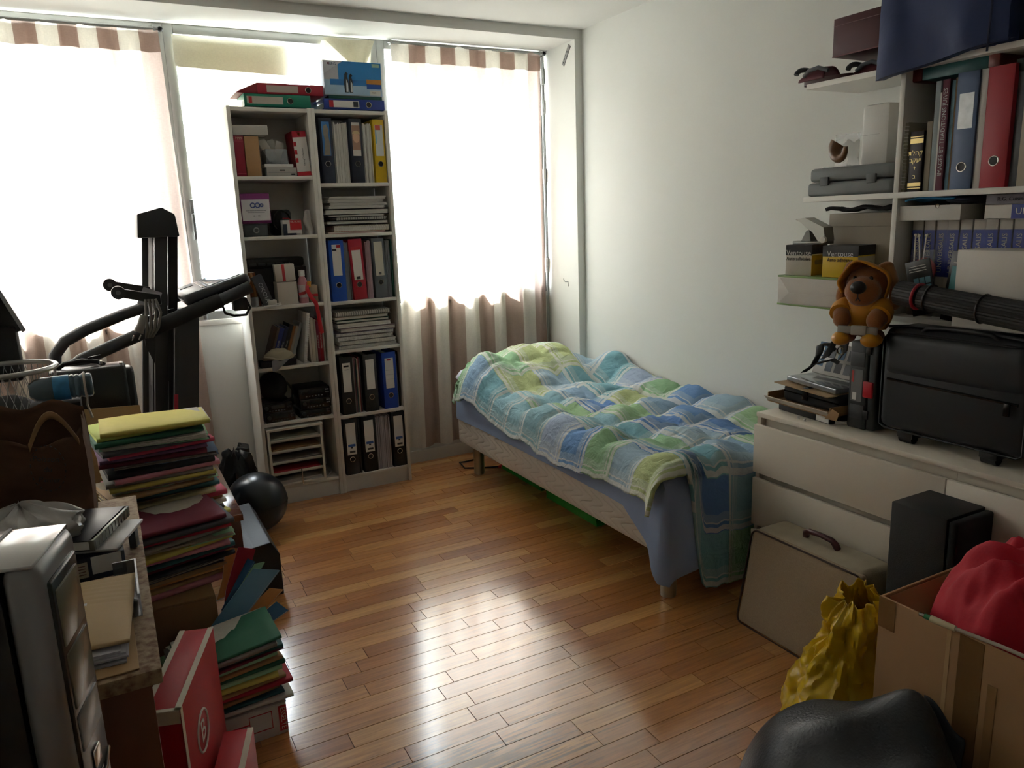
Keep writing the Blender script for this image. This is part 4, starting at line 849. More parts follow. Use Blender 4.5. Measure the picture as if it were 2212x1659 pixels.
t = thing('leather_book', 'teal book with red leather spine ends lying across the tall books', 'book', (2.335, 1.655, Z1+.3365), RZ); bx('cover', M('1f5a5c', .4), t, .035, .24, 0, .2, 0, .042, .004); bx('leather_spine', M('6d2a20', .45), t, 0, .036, -.002, .2, -.001, .043, .006); bx('leather_spine', M('6d2a20', .45), t, .239, .275, -.002, .2, -.001, .043, .006)
t = book('dark green hardback lying on the beige catalogue', .034, .20, .16, (2.325, 1.13, Z1+.312), M('20302a', .5), (0, R(-90), R(-90)), hard=True)
# ---- under the middle shelf, left
t = thing('gift_box', 'long white box with green edges jutting out past the wall shelf', 'box', (2.285, 2.122, Z3), RZ); PB = M('c5c0b6', .55); w, h, d = .43, .113, .26
b = bmesh.new(); rbox(b, 0, w, .0, d, .006, h-.006, .002); obj('body', b, PB, t, smooth=40)
for z0 in (0, h-.007): bx('green_edge', M('6f8a45', .5), t, -.001, w+.001, -.001, d+.001, z0, z0+.007, .001)
b = bmesh.new(); prism(b, [(.01, .010), (.055, h*.42), (w*.78, h*.42), (w-.012, .010)], 'y', -.0022, .001); obj('folded_flap', b, PB, t)
b = bmesh.new(); prism(b, [(.01, h-.010), (.055, h*.45), (w*.78, h*.45), (w-.012, h-.010)], 'y', -.0016, .001); obj('folded_flap', b, PB, t)
for (y, x, w, lb, left) in ((2.098, 2.295, .105, 'suction cup carton with pale front at the outer end of the green-edged box', True), (1.93, 2.297, .135, 'suction cup carton with yellow front beside the lidded box', False)):
    t = carton('suction_cup_carton', lb, 'carton', (w, .11, .112), (x, y, Z3+.1135), (0, 0, R(-90+ (12 if left else 8))), M('c9c4b6', .4) if left else M('d8b41a', .4), [('F', 0, 1, .66, 1, M('1b1c1f', .4), 'printed_panel'), ('T', 0, 1, 0, 1, M('1b1c1f', .35), 'printed_panel'), ('R', 0, 1, .70, 1, M('1b1c1f', .4), 'printed_panel'), ('R', 0, 1, 0, .66, M('c9a51c', .5) if left else M('b5aa90', .5), 'printed_panel'), ('R', .2, .8, .35, .5, M('8a8474', .6), 'small_print')], [('F', .5, .74, .029, 'Ventouse', LBL, 0, .9), ('F', .5, .55, .019, 'Auto adhésive', INK, 0, .9)])
    if left is False: bx('barcode', BAR, t, w+.0005, w+.0018, .03, .075, .010, .026, 0)
t = thing('hole_punch', 'grey metal hole punch standing on the pale suction cup carton', 'hole punch', (2.335, 2.105, Z3+.2265), (0, 0, R(-84))); PM = M('8a8a84', .35, metal=.5)
bx('base', PM, t, .0, .13, 0, .07, 0, .012, .003)
b = bmesh.new(); prism(b, [(.005, .092), (.045, .098), (.125, .062), (.135, .012), (.105, .012), (.08, .045), (.055, .06), (.03, .080)], 'y', .006, .064); obj('lever', b, M('96968f', .32, metal=.5), t, smooth=30)
b = bmesh.new(); prism(b, [(.03, .012), (.05, .05), (.062, .055), (.07, .012)], 'y', .012, .058); obj('punch_block', b, M('6d6d68', .4, metal=.5), t)
b = bmesh.new(); tube(b, [(.135, .0, .018), (.135, -.012, .018)], .012, 14); obj('side_knob', b, LBL, t, smooth=40)
t = thing('lidded_box', 'taupe cardboard box with a lid behind the yellow suction cup carton', 'box', (2.430, 2.02, Z3+.1135), RZ); TP = M('988f7f', .6); bx('body', TP, t, .004, .255, .004, .14, 0, .18, .002); bx('lid', TP, t, 0, .26, 0, .145, .175, .222, .002)
t = thing('black_cloth', 'folded black garment lying on the taupe lidded box', 'cloth', (2.420, 2.025, Z3+.336), RZ)
b = bmesh.new(); grid(b, lambda u, v: (.27*u, .155*v-.010, .0205+.004*u+.005*math.sin(u*13+v*4)+.003*nz((u*9, v*9, 0))), 30, 12); o = obj('fabric', b, M('15171d', .85), t, smooth=70); m = o.modifiers.new('thickness', 'SOLIDIFY'); m.thickness = .012
# ---- under the middle shelf, right
UB = M('20338f', .4); UC = M('c0bab0', .45)
for i in range(10):
    y = 1.632-i*.0395
    t = book('pale encyclopedia volume with blue UNIVERSALIS spine label', .0385, .308, .20, (2.362+.003*(i % 3), y, Z3), UC, RZ, hard=True, bands=((.42, .90, UB),), group='encyclopedia volumes on the lower wall shelf', name='encyclopedia_volume', cat='encyclopedia')
    text('UNIVERSALIS', .0215, LBL, t, (.019, -.0014, .205), (R(90), R(-90), 0))
t = book('white paperback block lying on the encyclopedia volumes', .046, .215, .165, (2.315, 1.447, Z3+.3085), LBL, (0, R(-90), R(-90)), pagem=PG)
t.location = (2.315, 1.447, Z3+.3085)
t = thing('blue_pouch', 'teal and navy zipped pouch lying on the white paperback', 'pouch', (2.305, 1.645, Z3+.3555), RZ)
b = bmesh.new(); grid(b, lambda u, v: (.02+.16*u, .16*v, .0115+.007*math.sin(min(1, u*1.5)*1.57)+.004*math.sin(v*8+u*5)), 20, 14); o = obj('teal_cloth', b, M('1d6a94', .8), t, smooth=70); m = o.modifiers.new('thickness', 'SOLIDIFY'); m.thickness = .006
b = bmesh.new(); ellip(b, (.20, .08, .0124), (.08, .085, .0122)); obj('navy_end', b, M('151b2e', .8), t, smooth=60)
b = bmesh.new(); torus(b, (.135, -.008, -.004), .006, .0014, 'y', 12, 5); obj('zip_pull', b, CHROME, t)
book('pale encyclopedia volume lying flat on the standing volumes', .042, .24, .2, (2.325, 1.14, Z3+.3085), UC, (0, R(-90), R(-90)), hard=True, name='encyclopedia_volume', cat='encyclopedia', bands=((.0, .68, UB),), txt=('UNIVERSALIS', .026, LBL, .32, -90))
book('purple-grey book lying on top of the flat encyclopedia volume', .0285, .24, .2, (2.327, 1.14, Z3+.3507), M('6f6a72', .6, var=.2), (0, R(-90), R(-90)), txt=('R.G. Cuisine Menus', .016, INK, .6, -90))
t = thing('cable_tie_bag', 'clear bag of white cable ties and a red disc before the encyclopedias', 'bag', (2.345, 1.62, 1.195), RZ)
t.location.z = Z3
b = bmesh.new(); rbox(b, 0, .085, 0, .012, .0, .215, .004); obj('clear_bag', b, M('c9cbcc', .1, alpha=.22), t, smooth=40)
b = bmesh.new(); tube(b, [(.045, .004, .150), (.045, .010, .150)], .040, 20); obj('red_disc', b, M('b0303a', .4), t, smooth=30)
for x, a in ((.02, 3), (.035, 8), (.055, -2)):
    b = bmesh.new(); rbox(b, -.0022, .0022, -.004, -.001, .09, .262, .0006); rbox(b, -.005, .005, -.005, .0, .258, .266, .001); obj('cable_tie', b, M('d3cfc4', .4), t, loc=(x, -.002, 0), rot=(0, R(a-4), 0))
for (y, x, a, lb) in ((1.56, 2.292, -14, 'black blister pack with blue squares leaning beside the telescoping tube'), (1.475, 2.30, 6, 'black hang-tag pack with teal panel behind the white carton')):
    t = thing('blister_pack', lb, 'packaging', (x, y, 1.092), (R(0), R(a), R(-90))); bx('card', M('131518', .3), t, 0, .085, .0, .005, 0, .175 if a < 0 else .215, .002)
    if a < 0:
        for i in range(3):
            for j in range(2): bx('blue_window', M('6f9aa8', .25), t, .022+i*.020, .039+i*.020, -.0015, .001, .075+j*.024, .095+j*.024, .001)
        for k in range(3): bx('small_print', LBL, t, .012, .07, -.001, .0005, .14+k*.008, .142+k*.008, 0)
    else: bx('teal_panel', M('3d7f85', .4), t, .010, .075, -.0015, .001, .08, .17, .001); bx('small_print', LBL, t, .012, .06, -.001, .0005, .178, .182, 0)
carton('white_carton', 'plain white carton standing before the encyclopedia volumes', 'carton', (.29, .125, .225), (2.214, 1.382, 1.0885), (0, 0, R(-92)), M('cfcac1', .5))
# ============================================================ on the chest of drawers
t = thing('trolley_case', 'black wheeled pilot case standing on the chest of drawers', 'case', (2.168, 1.574, ZD), RZ); TB = M('23262a', .5, bump=.12, bs=40)
b = bmesh.new(); rbox(b, 0, .465, .0, .20, .035, .365, .03, 4); obj('body', b, TB, t, smooth=50)
b = bmesh.new(); rbox(b, .012, .452, -.014, .05, .215, .352, .03, 4); obj('front_flap', b, M('2a2d31', .5, bump=.12, bs=40), t, smooth=50)
b = bmesh.new(); tube(b, [(.012, -.004, .05), (.012, -.006, .33), (.03, -.006, .35), (.44, -.006, .35), (.455, -.006, .33), (.455, -.004, .05), (.44, -.004, .04), (.03, -.004, .04)], .0035, 6, closed=True); obj('piping', b, BLACK, t, smooth=60)
b = bmesh.new(); tube(b, [(.03, -.003, .200), (.43, -.003, .190)], .005, 6); z_ = obj('zip', b, BLACKG, t, smooth=60); bx('zip_pull', BLACKG, z_, .395, .412, -.012, -.004, .155, .192, .002)
for x in (.10, .36):
    b = bmesh.new(); tube(b, [(x-.022, .02, .018), (x+.022, .02, .018)], .018, 14); rbox(b, x-.026, x+.026, .0, .05, .018, .038, .003); obj('wheel', b, BLACK, t, smooth=40)
for x in (.10, .36):
    b = bmesh.new(); rbox(b, x-.02, x+.02, .155, .185, 0.0, .036, .004); obj('foot', b, BLACK, t)
b = bmesh.new(); tube(b, [(.12, .02, .355), (.14, .016, .372), (.20, .012, .376), (.28, .012, .376), (.33, .016, .372), (.35, .02, .355)], .008, 8); obj('carry_handle', b, BLACK, t, smooth=60)
b = bmesh.new(); tube(b, [(.0, .03, .362), (.08, .03, .371), (.2, .035, .370), (.33, .03, .372), (.44, .02, .366)], .005, 6); obj('shoulder_strap', b, M('3a3c40', .6), t, smooth=60)
t = thing('document_tube', 'black ribbed telescoping document tube with a red ring', 'tube', (2.168, 1.497, 1.178), (0, R(6), R(-90)))
bm_ = bmesh.new(); prof = []
n = 28
def ribt(bm, x0, x1, r, fl):
    rings = []
    for x in (x0, x1): rings.append([bm.verts.new((x, (r-(fl if j % 2 else 0))*math.cos(2*math.pi*j/(2*n)), (r-(fl if j % 2 else 0))*math.sin(2*math.pi*j/(2*n)))) for j in range(2*n)])
    for j in range(2*n): bm.faces.new((rings[0][j], rings[0][(j+1) % (2*n)], rings[1][(j+1) % (2*n)], rings[1][j]))
    bm.faces.new(rings[0][::-1]); bm.faces.new(rings[1])
b = bmesh.new(); ribt(b, .05, .235, .038, .002); obj('inner_tube', b, BLACK, t); b = bmesh.new(); ribt(b, .235, .50, .040, .002); obj('outer_tube', b, BLACK, t)
b = bmesh.new(); ribt(b, -.03, .032, .038, .001); obj('end_cap', b, M('26282b', .4), t); b = bmesh.new(); torus(b, (.036, 0, 0), .037, .005, 'x', 26, 8); obj('red_ring', b, M('a8202e', .4), t, smooth=60)
for x in (.075, .235): b = bmesh.new(); torus(b, (x, 0, 0), .040, .0035, 'x', 26, 6); obj('collar', b, BLACKG, t, smooth=60)
# toy dog
FUR = M('8a5426', .95, bump=.5, bs=220, sheen=.4); RAIN = M('c8861d', .45, bump=.1)
t = thing('plush_dog', 'brown plush dog in a yellow hooded raincoat and boots', 'toy dog', (2.195, 1.658, 1.0075), (0, 0, R(-69))); t.scale = (1.12, 1.12, 1.14)
def skinmesh(name, parts, mat, vox=.005):
    b = bmesh.new()
    for c, r, rot in parts: ellip(b, c, r, rot, 18)
    o = obj(name, b, mat, t); m = o.modifiers.new('remesh', 'REMESH'); m.mode = 'VOXEL'; m.voxel_size = vox; m.use_smooth_shade = True
    s = o.modifiers.new('smooth', 'SMOOTH'); s.iterations = 6; s.factor = .5
    return o
skinmesh('body', [((0, .0, .075), (.050, .045, .062), (0, 0, 0)), ((0, -.005, .165), (.060, .052, .056), (0, 0, 0)), ((0, -.050, .152), (.050, .040, .042), (0, 0, 0)), ((0, -.062, .138), (.040, .026, .028), (0, 0, 0)),
    ((-.052, -.055, .085), (.026, .040, .028), (.2, 0, .3)), ((.052, -.055, .085), (.026, .040, .028), (.2, 0, -.3)), ((-.045, -.075, .075), (.026, .024, .028), (0, 0, 0)), ((.047, -.075, .075), (.026, .024, .028), (0, 0, 0)),
    ((-.035, -.045, .025), (.024, .045, .022), (0, 0, .3)), ((.035, -.045, .025), (.024, .045, .022), (0, 0, -.3))], FUR)
skinmesh('ears', [((-.066, .0, .165), (.016, .022, .062), (0, .15, 0)), ((-.072, .0, .130), (.017, .025, .035), (0, 0, 0)), ((.068, .0, .165), (.016, .022, .062), (0, -.2, 0)), ((.076, .0, .130), (.018, .026, .035), (0, 0, 0)), ((-.04, .0, .21), (.03, .02, .02), (0, .6, 0)), ((.04, 0, .21), (.03, .02, .02), (0, -.6, 0))], M('94602f', .95, bump=.5, bs=220, sheen=.4))
def hood(u, v):
    a = math.pi*(-.12+1.24*u); k = v; r = .070+.004*math.sin(a*5)
    return (r*math.cos(a)*math.cos(k*1.35)*1.0, -.052+.105*math.sin(k*1.4)-.012*math.sin(a)*(1-k), .165+.072*math.sin(a)*(math.cos(k*1.1)) + .006*math.sin(a*4)*(1-k))
b = bmesh.new(); grid(b, hood, 30, 12); o = obj('hood', b, RAIN, t, smooth=80); m = o.modifiers.new('thickness', 'SOLIDIFY'); m.thickness = .005
def coat(u, v):
    a = u*6.283; r = .050+.018*math.sin(v*2.6)+.004*math.sin(a*6)*(1-v); return (r*1.05*math.cos(a), -.004+r*math.sin(a)*.98, .040+.085*v)
b = bmesh.new(); grid(b, coat, 36, 10); o = obj('raincoat', b, RAIN, t, smooth=80); m = o.modifiers.new('thickness', 'SOLIDIFY'); m.thickness = .003
for s in (-1, 1):
    b = bmesh.new(); tube(b, [(s*.050, -.02, .108), (s*.056, -.045, .098), (s*.053, -.062, .088)], [.026, .030, .032], 14); obj('sleeve', b, RAIN, t, smooth=60)
    b = bmesh.new(); ellip(b, (s*.042, -.085, .020), (.026, .036, .020), (0, 0, -s*.3)); obj('boot', b, M('c98a1c', .3), t, smooth=60)
    b = bmesh.new(); ellip(b, (s*.022, -.054, .188), (.006, .005, .007)); obj('eye', b, BLACKG, t, smooth=60)
b = bmesh.new(); ellip(b, (0, -.092, .166), (.022, .014, .018)); obj('nose', b, M('1c1d22', .35), t, smooth=60)
b = bmesh.new(); tube(b, [(0, -.0925, .15), (0, -.091, .138), (-.006, -.088, .128)], .0018, 6); tube(b, [(0, -.091, .138), (.006, -.088, .128)], .0018, 6); obj('mouth_stitch', b, INK, t)
b = bmesh.new(); rbox(b, -.05, .06, -.098, -.088, .036, .058, .004); obj('rolled_paper', b, M('8d8880', .6), t, smooth=50); bx('paper_band', M('a9a49a', .5), t, -.012, .03, -.100, -.086, .034, .060, .002)
# toolbox
t = thing('drill_case', 'upright charcoal drill case with a red latch', 'case', (2.195, 1.712, ZD), RZ); TC = M('2e3336', .5)
b = bmesh.new(); rbox(b, 0, .073, 0, .26, 0, .30, .008, 3); obj('shell', b, TC, t, smooth=50); b = bmesh.new(); rbox(b, .075, .108, 0, .26, .004, .295, .008, 3); obj('lid', b, M('24282b', .5), t, smooth=50)
bx('latch', M('b01c2a', .35), t, .062, .098, -.008, .003, .115, .17, .004); bx('rating_label', M('6b6c6c', .6), t, .012, .055, -.001, .001, .095, .205, 0); bx('red_print', M('b03a34', .5), t, .014, .022, -.002, .0, .16, .20, 0); bx('barcode', LBL, t, .02, .035, -.002, 0, .10, .125, 0)
bx('recess', M('383d41', .5), t, .006, .06, -.002, .001, .215, .262, .001); bx('recess', M('383d41', .5), t, .012, .066, -.002, .001, .035, .085, .001)
for zz in (.04, .26): bx('hinge', BLACK, t, .066, .085, -.006, .002, zz, zz+.03, .002)
# pile of flat boxes
carton('laptop_sleeve', 'dark flat case at the bottom of the pile on the chest of drawers', 'case', (.258, .24, .030), (2.185, 2.005, ZD), (0, 0, R(-96)), M('1e2022', .5), [('F', .75, .98, .15, .9, LBL, 'barcode_label')], r=.006)
t = thing('cardboard_tray', 'open shallow cardboard tray box holding the black organizer', 'tray', (2.165, 2.04, ZD+.0305), (0, 0, R(-94))); CBm = M('9c7c56', .8); b = bmesh.new(); bbox(b, 0, .304, 0, .25, 0, .004); bbox(b, 0, .304, .247, .25, .004, .035); bbox(b, 0, .004, 0, .25, .004, .035); bbox(b, .300, .304, 0, .25, .004, .035); obj('tray', b, CBm, t)
b = bmesh.new(); prism(b, [(.0, .004), (-.018, .022), (-.015, .024), (.004, .006)], 'x', 0, .304); obj('front_lip', b, M('b5ab9c', .7), t)
b = bmesh.new(); prism(b, [(.30, .0005), (.35, .002), (.36, .03), (.33, .04)], 'y', -.02, -.017); obj('torn_flap', b, CBm, t)
t = thing('organizer', 'zipped black nylon organizer lying in the cardboard tray', 'organizer', (2.205, 2.005, ZD+.0355), (0, 0, R(-93))); b = bmesh.new(); rbox(b, 0, .272, 0, .19, 0, .062, .016, 4); obj('pouch', b, M('15171c', .75, bump=.3, bs=60), t, smooth=60); bx('buckle_strap', BLACKG, t, .10, .125, -.006, .19, .02, .066, .002); b = bmesh.new(); tube(b, [(.01, -.002, .04), (.262, -.002, .035)], .003, 6); obj('zip', b, BLACKG, t)
b = bmesh.new(); rbox(b, 0, .275, 0, .23, 0, .004, .0015); o = obj('cardboard_sheet', b, M('a58b68', .8), None, loc=(2.19, 2.035, ZD+.0985), rot=(0, R(1), R(-97))); tag(o, 'bent cardboard sheet lying on the black organizer', 'cardboard')
carton('silver_box', 'thin silver foil box under the box with icons', 'box', (.25, .17, .018), (2.225, 2.005, ZD+.108), (0, R(1), R(-98)), M('aeb3b8', .18, metal=.7, var=.3, vs=30))
t = carton('gadget_box', 'tilted grey gadget box printed with rows of square icons', 'box', (.19, .03, .12), (2.31, 1.965, ZD+.1365), (R(-20), 0, R(-96)), M('a5a29b', .5), [('F', .0, .22, .25, 1, M('2c5577', .5), 'printed_panel')] + [('F', .30+i*.235, .46+i*.235, .12+j*.42, .44+j*.42, M(('2c3a48', '1e2126', '2a2d33', '23262a', '325a78', '1e2126')[i+3*j], .4), 'icon', .0012) for i in range(3) for j in range(2)], [('F', .11, .6, .028, 'NUS', LBL, 90)])
t = thing('webbing_strap', 'black webbing strap with buckle crumpled on the gadget box', 'strap', (2.30, 1.93, ZD+.125), RZ)
def strapb(path, w, name):
    b = bmesh.new(); P_ = [Vector(p) for p in path]
    def f(u, v):
        k = u*(len(P_)-1); i = min(int(k), len(P_)-2); p = P_[i].lerp(P_[i+1], k-i); tw = .8*math.sin(u*5); return (p.x+(v-.5)*w*math.cos(tw), p.y+(v-.5)*w*math.sin(tw)*.6, p.z+(v-.5)*w*.5)
    grid(b, f, 40, 3); o = obj(name, b, M('0f1013', .7), t, smooth=80); m = o.modifiers.new('thickness', 'SOLIDIFY'); m.thickness = .003
strapb([(-.03, -.03, .02), (.0, -.02, .05), (.02, -.02, .09), (.015, -.01, .125), (.05, -.005, .13), (.075, 0, .11)], .03, 'webbing'); strapb([(.05, -.02, .08), (.07, -.01, .13), (.085, -.005, .165), (.115, -.005, .15), (.12, -.01, .11), (.10, -.015, .08)], .035, 'webbing'); strapb([(-.035, -.035, .015), (-.02, -.03, .03), (.03, -.03, .06), (.08, -.02, .08), (.11, -.02, .07)], .028, 'webbing')
b = bmesh.new(); torus(b, (.112, -.02, .115), .014, .003, 'y', 14, 6); obj('buckle', b, CHROME, t, smooth=60)
t = thing('usb_cable', 'coiled white charging cable on the chest of drawers', 'cable', (2.215, 1.752, ZD+.0025)); b = bmesh.new(); tube(b, [((.032-.0007*(i % 3))*math.cos(i*.35), (.040-.002*(i/20))*math.sin(i*.35), .0005*i*.35) for i in range(56)], .0024, 6); obj('cord', b, M('cfccc6', .5), t, smooth=60); bx('plug', M('55585c', .4), t, -.012, .012, -.008, .008, .001, .009, .002); bx('plug_boot', LBL, t, -.016, -.010, -.012, .010, .001, .008, .002)
for (x, y, lb) in ((2.140, 1.868, 'white push pin nearer the wall end of the chest top'), (2.132, 1.833, 'white push pin nearer the coiled cable')):
    t = thing('push_pin', lb, 'push pin', (x, y, ZD)); b = bmesh.new(); ellip(b, (0, 0, .008), (.005, .005, .005)); lathe(b, [(0, 0), (.006, 0), (.003, .004), (0, .004)], 12); obj('pin_head', b, M('d8d6d0', .3), t, smooth=60); b = bmesh.new(); tube(b, [(.004, 0, .003), (.016, .008, .0025)], .0008, 5); obj('needle', b, CHROME, t)
# ============================================================ floor, right
t = thing('sewing_case', 'beige tweed sewing machine case with brown handle leaning by the drawers', 'case', (1.857, 1.856, 0)); TW = M('a5947c', .9, var=.25, vs=260, bump=.3, bs=500)
def casem(x0b, x1b, x0t, x1t, y0, y1, z0, z1, r):
    b = bmesh.new(); prism(b, [(x0b, z0), (x1b, z0), (x1t, z1), (x0t, z1)], 'y', y0, y1); bmesh.ops.bevel(b, geom=b.edges[:], offset=r, segments=4, affect='EDGES', profile=.5); return b
obj('shell', casem(.016, .205, .078, .225, -.445, .0, .004, .345, .024), M('a59b86', .85, var=.12, vs=30, bump=.2, bs=300), t, smooth=50)
obj('front_panel', casem(-.002, .02, .070, .085, -.446, .001, .0, .343, .02) if False else casem(.0, .03, .066, .096, -.447, .002, .0, .338, .012), TW, t, smooth=50)
b = bmesh.new(); pts = []
def fp(y, z): return (.0+.066*z/.338-.001, y, z)
cr = .025
for (cy, cz, a0) in ((-.447+cr, cr, 180), (-.447+cr, .338-cr, 90), (.002-cr, .338-cr, 0), (.002-cr, cr, -90)):
    for k in range(5):
        a = R(a0+90-k*22.5 if False else a0-k*22.5+90) ; pts.append(fp(cy+cr*math.cos(a), cz+cr*math.sin(a)))
tube(b, pts, .0035, 6, closed=True); obj('edge_piping', b, M('3a2420', .5), t, smooth=60)
b = bmesh.new(); tube(b, [(.155, -.285, .347), (.150, -.280, .362), (.150, -.265, .372), (.150, -.22, .375), (.150, -.175, .372), (.150, -.16, .362), (.155, -.155, .347)], [.011, .012, .010, .009, .010, .012, .011], 10); obj('handle', b, M('4a2024', .3), t, smooth=60)
# speaker
t = thing('loudspeaker', 'tall black box loudspeaker standing against the drawers', 'speaker', (1.905, 1.318, 0), (0, 0, R(-90))); bx('cabinet', M('1d1e20', .6, bump=.2, bs=300), t, .0, .165, .0, .172, 0, .62, .003); b = bmesh.new(); rbox(b, .167, .192, .002, .170, .004, .616, .008, 3); obj('grille', b, M('14161c', .9, bump=.5, bs=800), t, smooth=50)
# cardboard box with red cloth
t = thing('moving_box', 'large open brown cardboard box with taped corners', 'box', (1.60, .52, 0)); CB = M('a6825c', .8, var=.05, vs=12); w, d, h, s = .47, .60, .50, .007
for nm, q in (('side_wall', (0, s, 0, d, .008, h)), ('side_wall', (w-s, w, 0, d, .008, h)), ('end_wall', (s, w-s, d-s, d, .008, h)), ('end_wall', (s, w-s, 0, s, .008, h)), ('bottom', (0, w, 0, d, 0, .008))): bx(nm, CB, t, *q, .002)
b = bmesh.new(); prism(b, [(.02, 0), (.45, 0), (.445, .085), (.025, .085)], 'z', -.002, .002); obj('inner_flap', b, CB, t, loc=(.0, d-.012, h-.004), rot=(R(-125), 0, 0))
bx('tape', M('7d5f3d', .25), t, -.0012, .0006, .34, .395, .0, h-.003, 0); bx('tape', M('94734c', .3), t, -.0016, .0006, .305, .325, .16, h-.09, 0); bx('tape', M('c0a078', .25), t, -.001, .0006, .415, .425, .22, h-.003, 0); bx('tape', M('8a6840', .3), t, -.0016, .0006, .555, .60, h-.08, h, 0)
t = thing('red_cloth', 'bright red gathered cloth heaped in the cardboard box', 'cloth', (1.84, .84, .4145))
def red(u, v):
    a = u*6.283; r = math.sin(min(1, v)*1.57)
    rr = 1+.10*math.sin(a*3+1)+.06*math.sin(a*7); z = .25*math.cos(v*1.57)**.8
    fold = .020*math.sin(a*11+v*9+2*nz((u*4, v*3, 1)))*math.sin(v*3.0)+.03*nz((math.cos(a)*r*3, math.sin(a)*r*3, 2))+.012*nz((math.cos(a)*r*9, math.sin(a)*r*9, 5))
    x = .195*r*rr*math.cos(a)-.02*(math.cos(a) < 0)*r; y = .225*r*rr*math.sin(a)
    return (x*(1+fold*1.2), y*(1+fold*1.2), max(0, z+fold)+.07*v*0)
b = bmesh.new(); grid(b, red, 160, 44); bmesh.ops.remove_doubles(b, verts=b.verts, dist=.0005); obj('fabric', b, M('b3122a', .75, bump=.25, bs=60), t, smooth=80)
b = bmesh.new(); tube(b, [(.02*math.cos(i*.3)-.06+.006*i, -.02+.12*math.sin(i*.28), .235-.0012*(i-11)**2+.006*(i % 2)) for i in range(22)], [.014+.006*(i % 2) for i in range(22)], 10); obj('gathered_hem', b, M('bb1730', .7), t, smooth=70)
bx('filler', M('2a1f22', .8), None, 1.615, 2.055, .535, 1.105, .0085, .415, .004).name = 'packed_blanket'; tag(bpy.data.objects['packed_blanket'], 'dark folded blanket filling the cardboard box below the red cloth', 'blanket')
t = thing('video_cable', 'pale cable with a green-tipped plug hanging over the cardboard box edge', 'cable', (1.585, .955, .512)); b = bmesh.new(); tube(b, [(.0, -.035, 0), (.02, -.12, -.0045), (.03, -.25, -.006), (.035, -.42, -.006)], .0045, 8); obj('cord', b, M('b9b0a2', .5), t, smooth=60)
b = bmesh.new(); tube(b, [(-.006, .018, .001), (0, -.036, 0)], [.0085, .007], 12); obj('plug', b, M('c9bf9c', .45), t, smooth=50); b = bmesh.new(); tube(b, [(-.0075, .032, .0012), (-.006, .018, .001)], .0065, 12); obj('green_tip', b, M('2f7a4a', .4), t, smooth=50); b = bmesh.new(); tube(b, [(-.009, .044, .0014), (-.0075, .032, .0012)], .005, 10); obj('metal_tip', b, CHROME, t, smooth=50)
# yellow bag
t = thing('plastic_bag', 'crumpled yellow plastic carrier bag slumped behind the cardboard box', 'bag', (1.70, 1.285, 0))
def yb(u, v):
    a = u*6.283; pr = [(0, .150), (.10, .160), (.35, .145), (.55, .105), (.66, .070), (.74, .062), (.84, .072), (1, .055)]
    for (p0, r0), (p1, r1) in zip(pr, pr[1:]):
        if v <= p1: r = r0+(r1-r0)*(v-p0)/(p1-p0); break
    c, s_ = math.cos(a), math.sin(a)
    r += .040*nz((c*1.6, s_*1.6, v*3.1))+.022*nz((c*3.5+4, s_*3.5, v*7))+.012*nz((c*8, s_*8, v*14+3))
    if c < 0: r *= 1+.22*(1-v)*(-c)
    return (r*c-.05*v+.02, r*s_*.88-.045*v, .445*v-.05*v*(1-c)*.3+.02*nz((c*3, s_*3, 5))*(v > .5))
b = bmesh.new(); grid(b, yb, 110, 64); o = obj('plastic', b, M('d3ae12', .28, var=.12, vs=6, bump=.5, bs=34), t, smooth=45); m = o.modifiers.new('thickness', 'SOLIDIFY'); m.thickness = .0012
text('G', .05, INK, t, (-.175, -.02, .05), (R(75), 0, R(-62)))
# leather bag
t = thing('leather_bag', 'soft black leather bag slumped in front of the cardboard box', 'bag', (1.36, .98, 0))
def lb_(u, v):
    a = u*6.283; r = v
    X = .215*math.cos(a)*(1-.0*v); Y = .30*math.sin(a)
    px, py = X*r, Y*r
    hgt = (.275+.36*px+.06*max(0, -py)) * max(0, 1-r**3.2)**.55
    hgt += (.020*nz((px*9, py*7, 1))+.012*math.sin(py*26+px*12))*(1-r**2)
    hgt += .12*gs_(px-.19, .07)*gs_(py+.03, .10)*(1 if r < .99 else 0)
    return (px, py, max(0, hgt))
b = bmesh.new(); grid(b, lb_, 96, 44); bmesh.ops.remove_doubles(b, verts=b.verts, dist=.0004); obj('leather', b, M('23272c', .38, var=.15, vs=30, bump=.35, bs=160), t, smooth=80)
b = bmesh.new(); grid(b, lambda u, v: (.20+.004*math.sin(v*8), -.02-.10*u, .33-.10*v-.05*u+.01*math.sin(u*6)), 10, 8); o = obj('flap', b, M('3b4045', .5), t, smooth=70); m = o.modifiers.new('thickness', 'SOLIDIFY'); m.thickness = .003
# ============================================================ LEFT SIDE
# ---- treadmill (folded up)
t = thing('treadmill', 'folded grey treadmill standing in front of the striped curtain', 'treadmill', (.15, 3.5, 0)); ox, oy = .15, 3.5
TG, TD = M('39383a', .45, metal=.2), M('1b1c20', .4)
def pr(name, mat, poly, y0, y1, parent=t, r=0):
    b = bmesh.new(); prism(b, [(x-ox, z) for x, z in poly], 'y', y0-oy, y1-oy)
    if r: bmesh.ops.bevel(b, geom=b.edges[:], offset=r, segments=2, affect='EDGES', profile=.5)
    return obj(name, b, mat, parent, smooth=40)
sl = lambda x, z: x-(1.43-z)*.118
def slab(name, mat, x0, x1, z0, z1, y0, y1, r=.004): return pr(name, mat, [(sl(x0, z0), z0), (sl(x1, z0), z0), (sl(x1, z1), z1), (sl(x0, z1), z1)], y0, y1, r=r)
slab('deck_board', M('121316', .7), .20, .235, .12, 1.43, 3.56, 3.90); slab('side_rail', TG, .205, .255, .12, 1.44, 3.50, 3.56); slab('side_rail', TG, .175, .225, .12, 1.44, 3.88, 3.94)
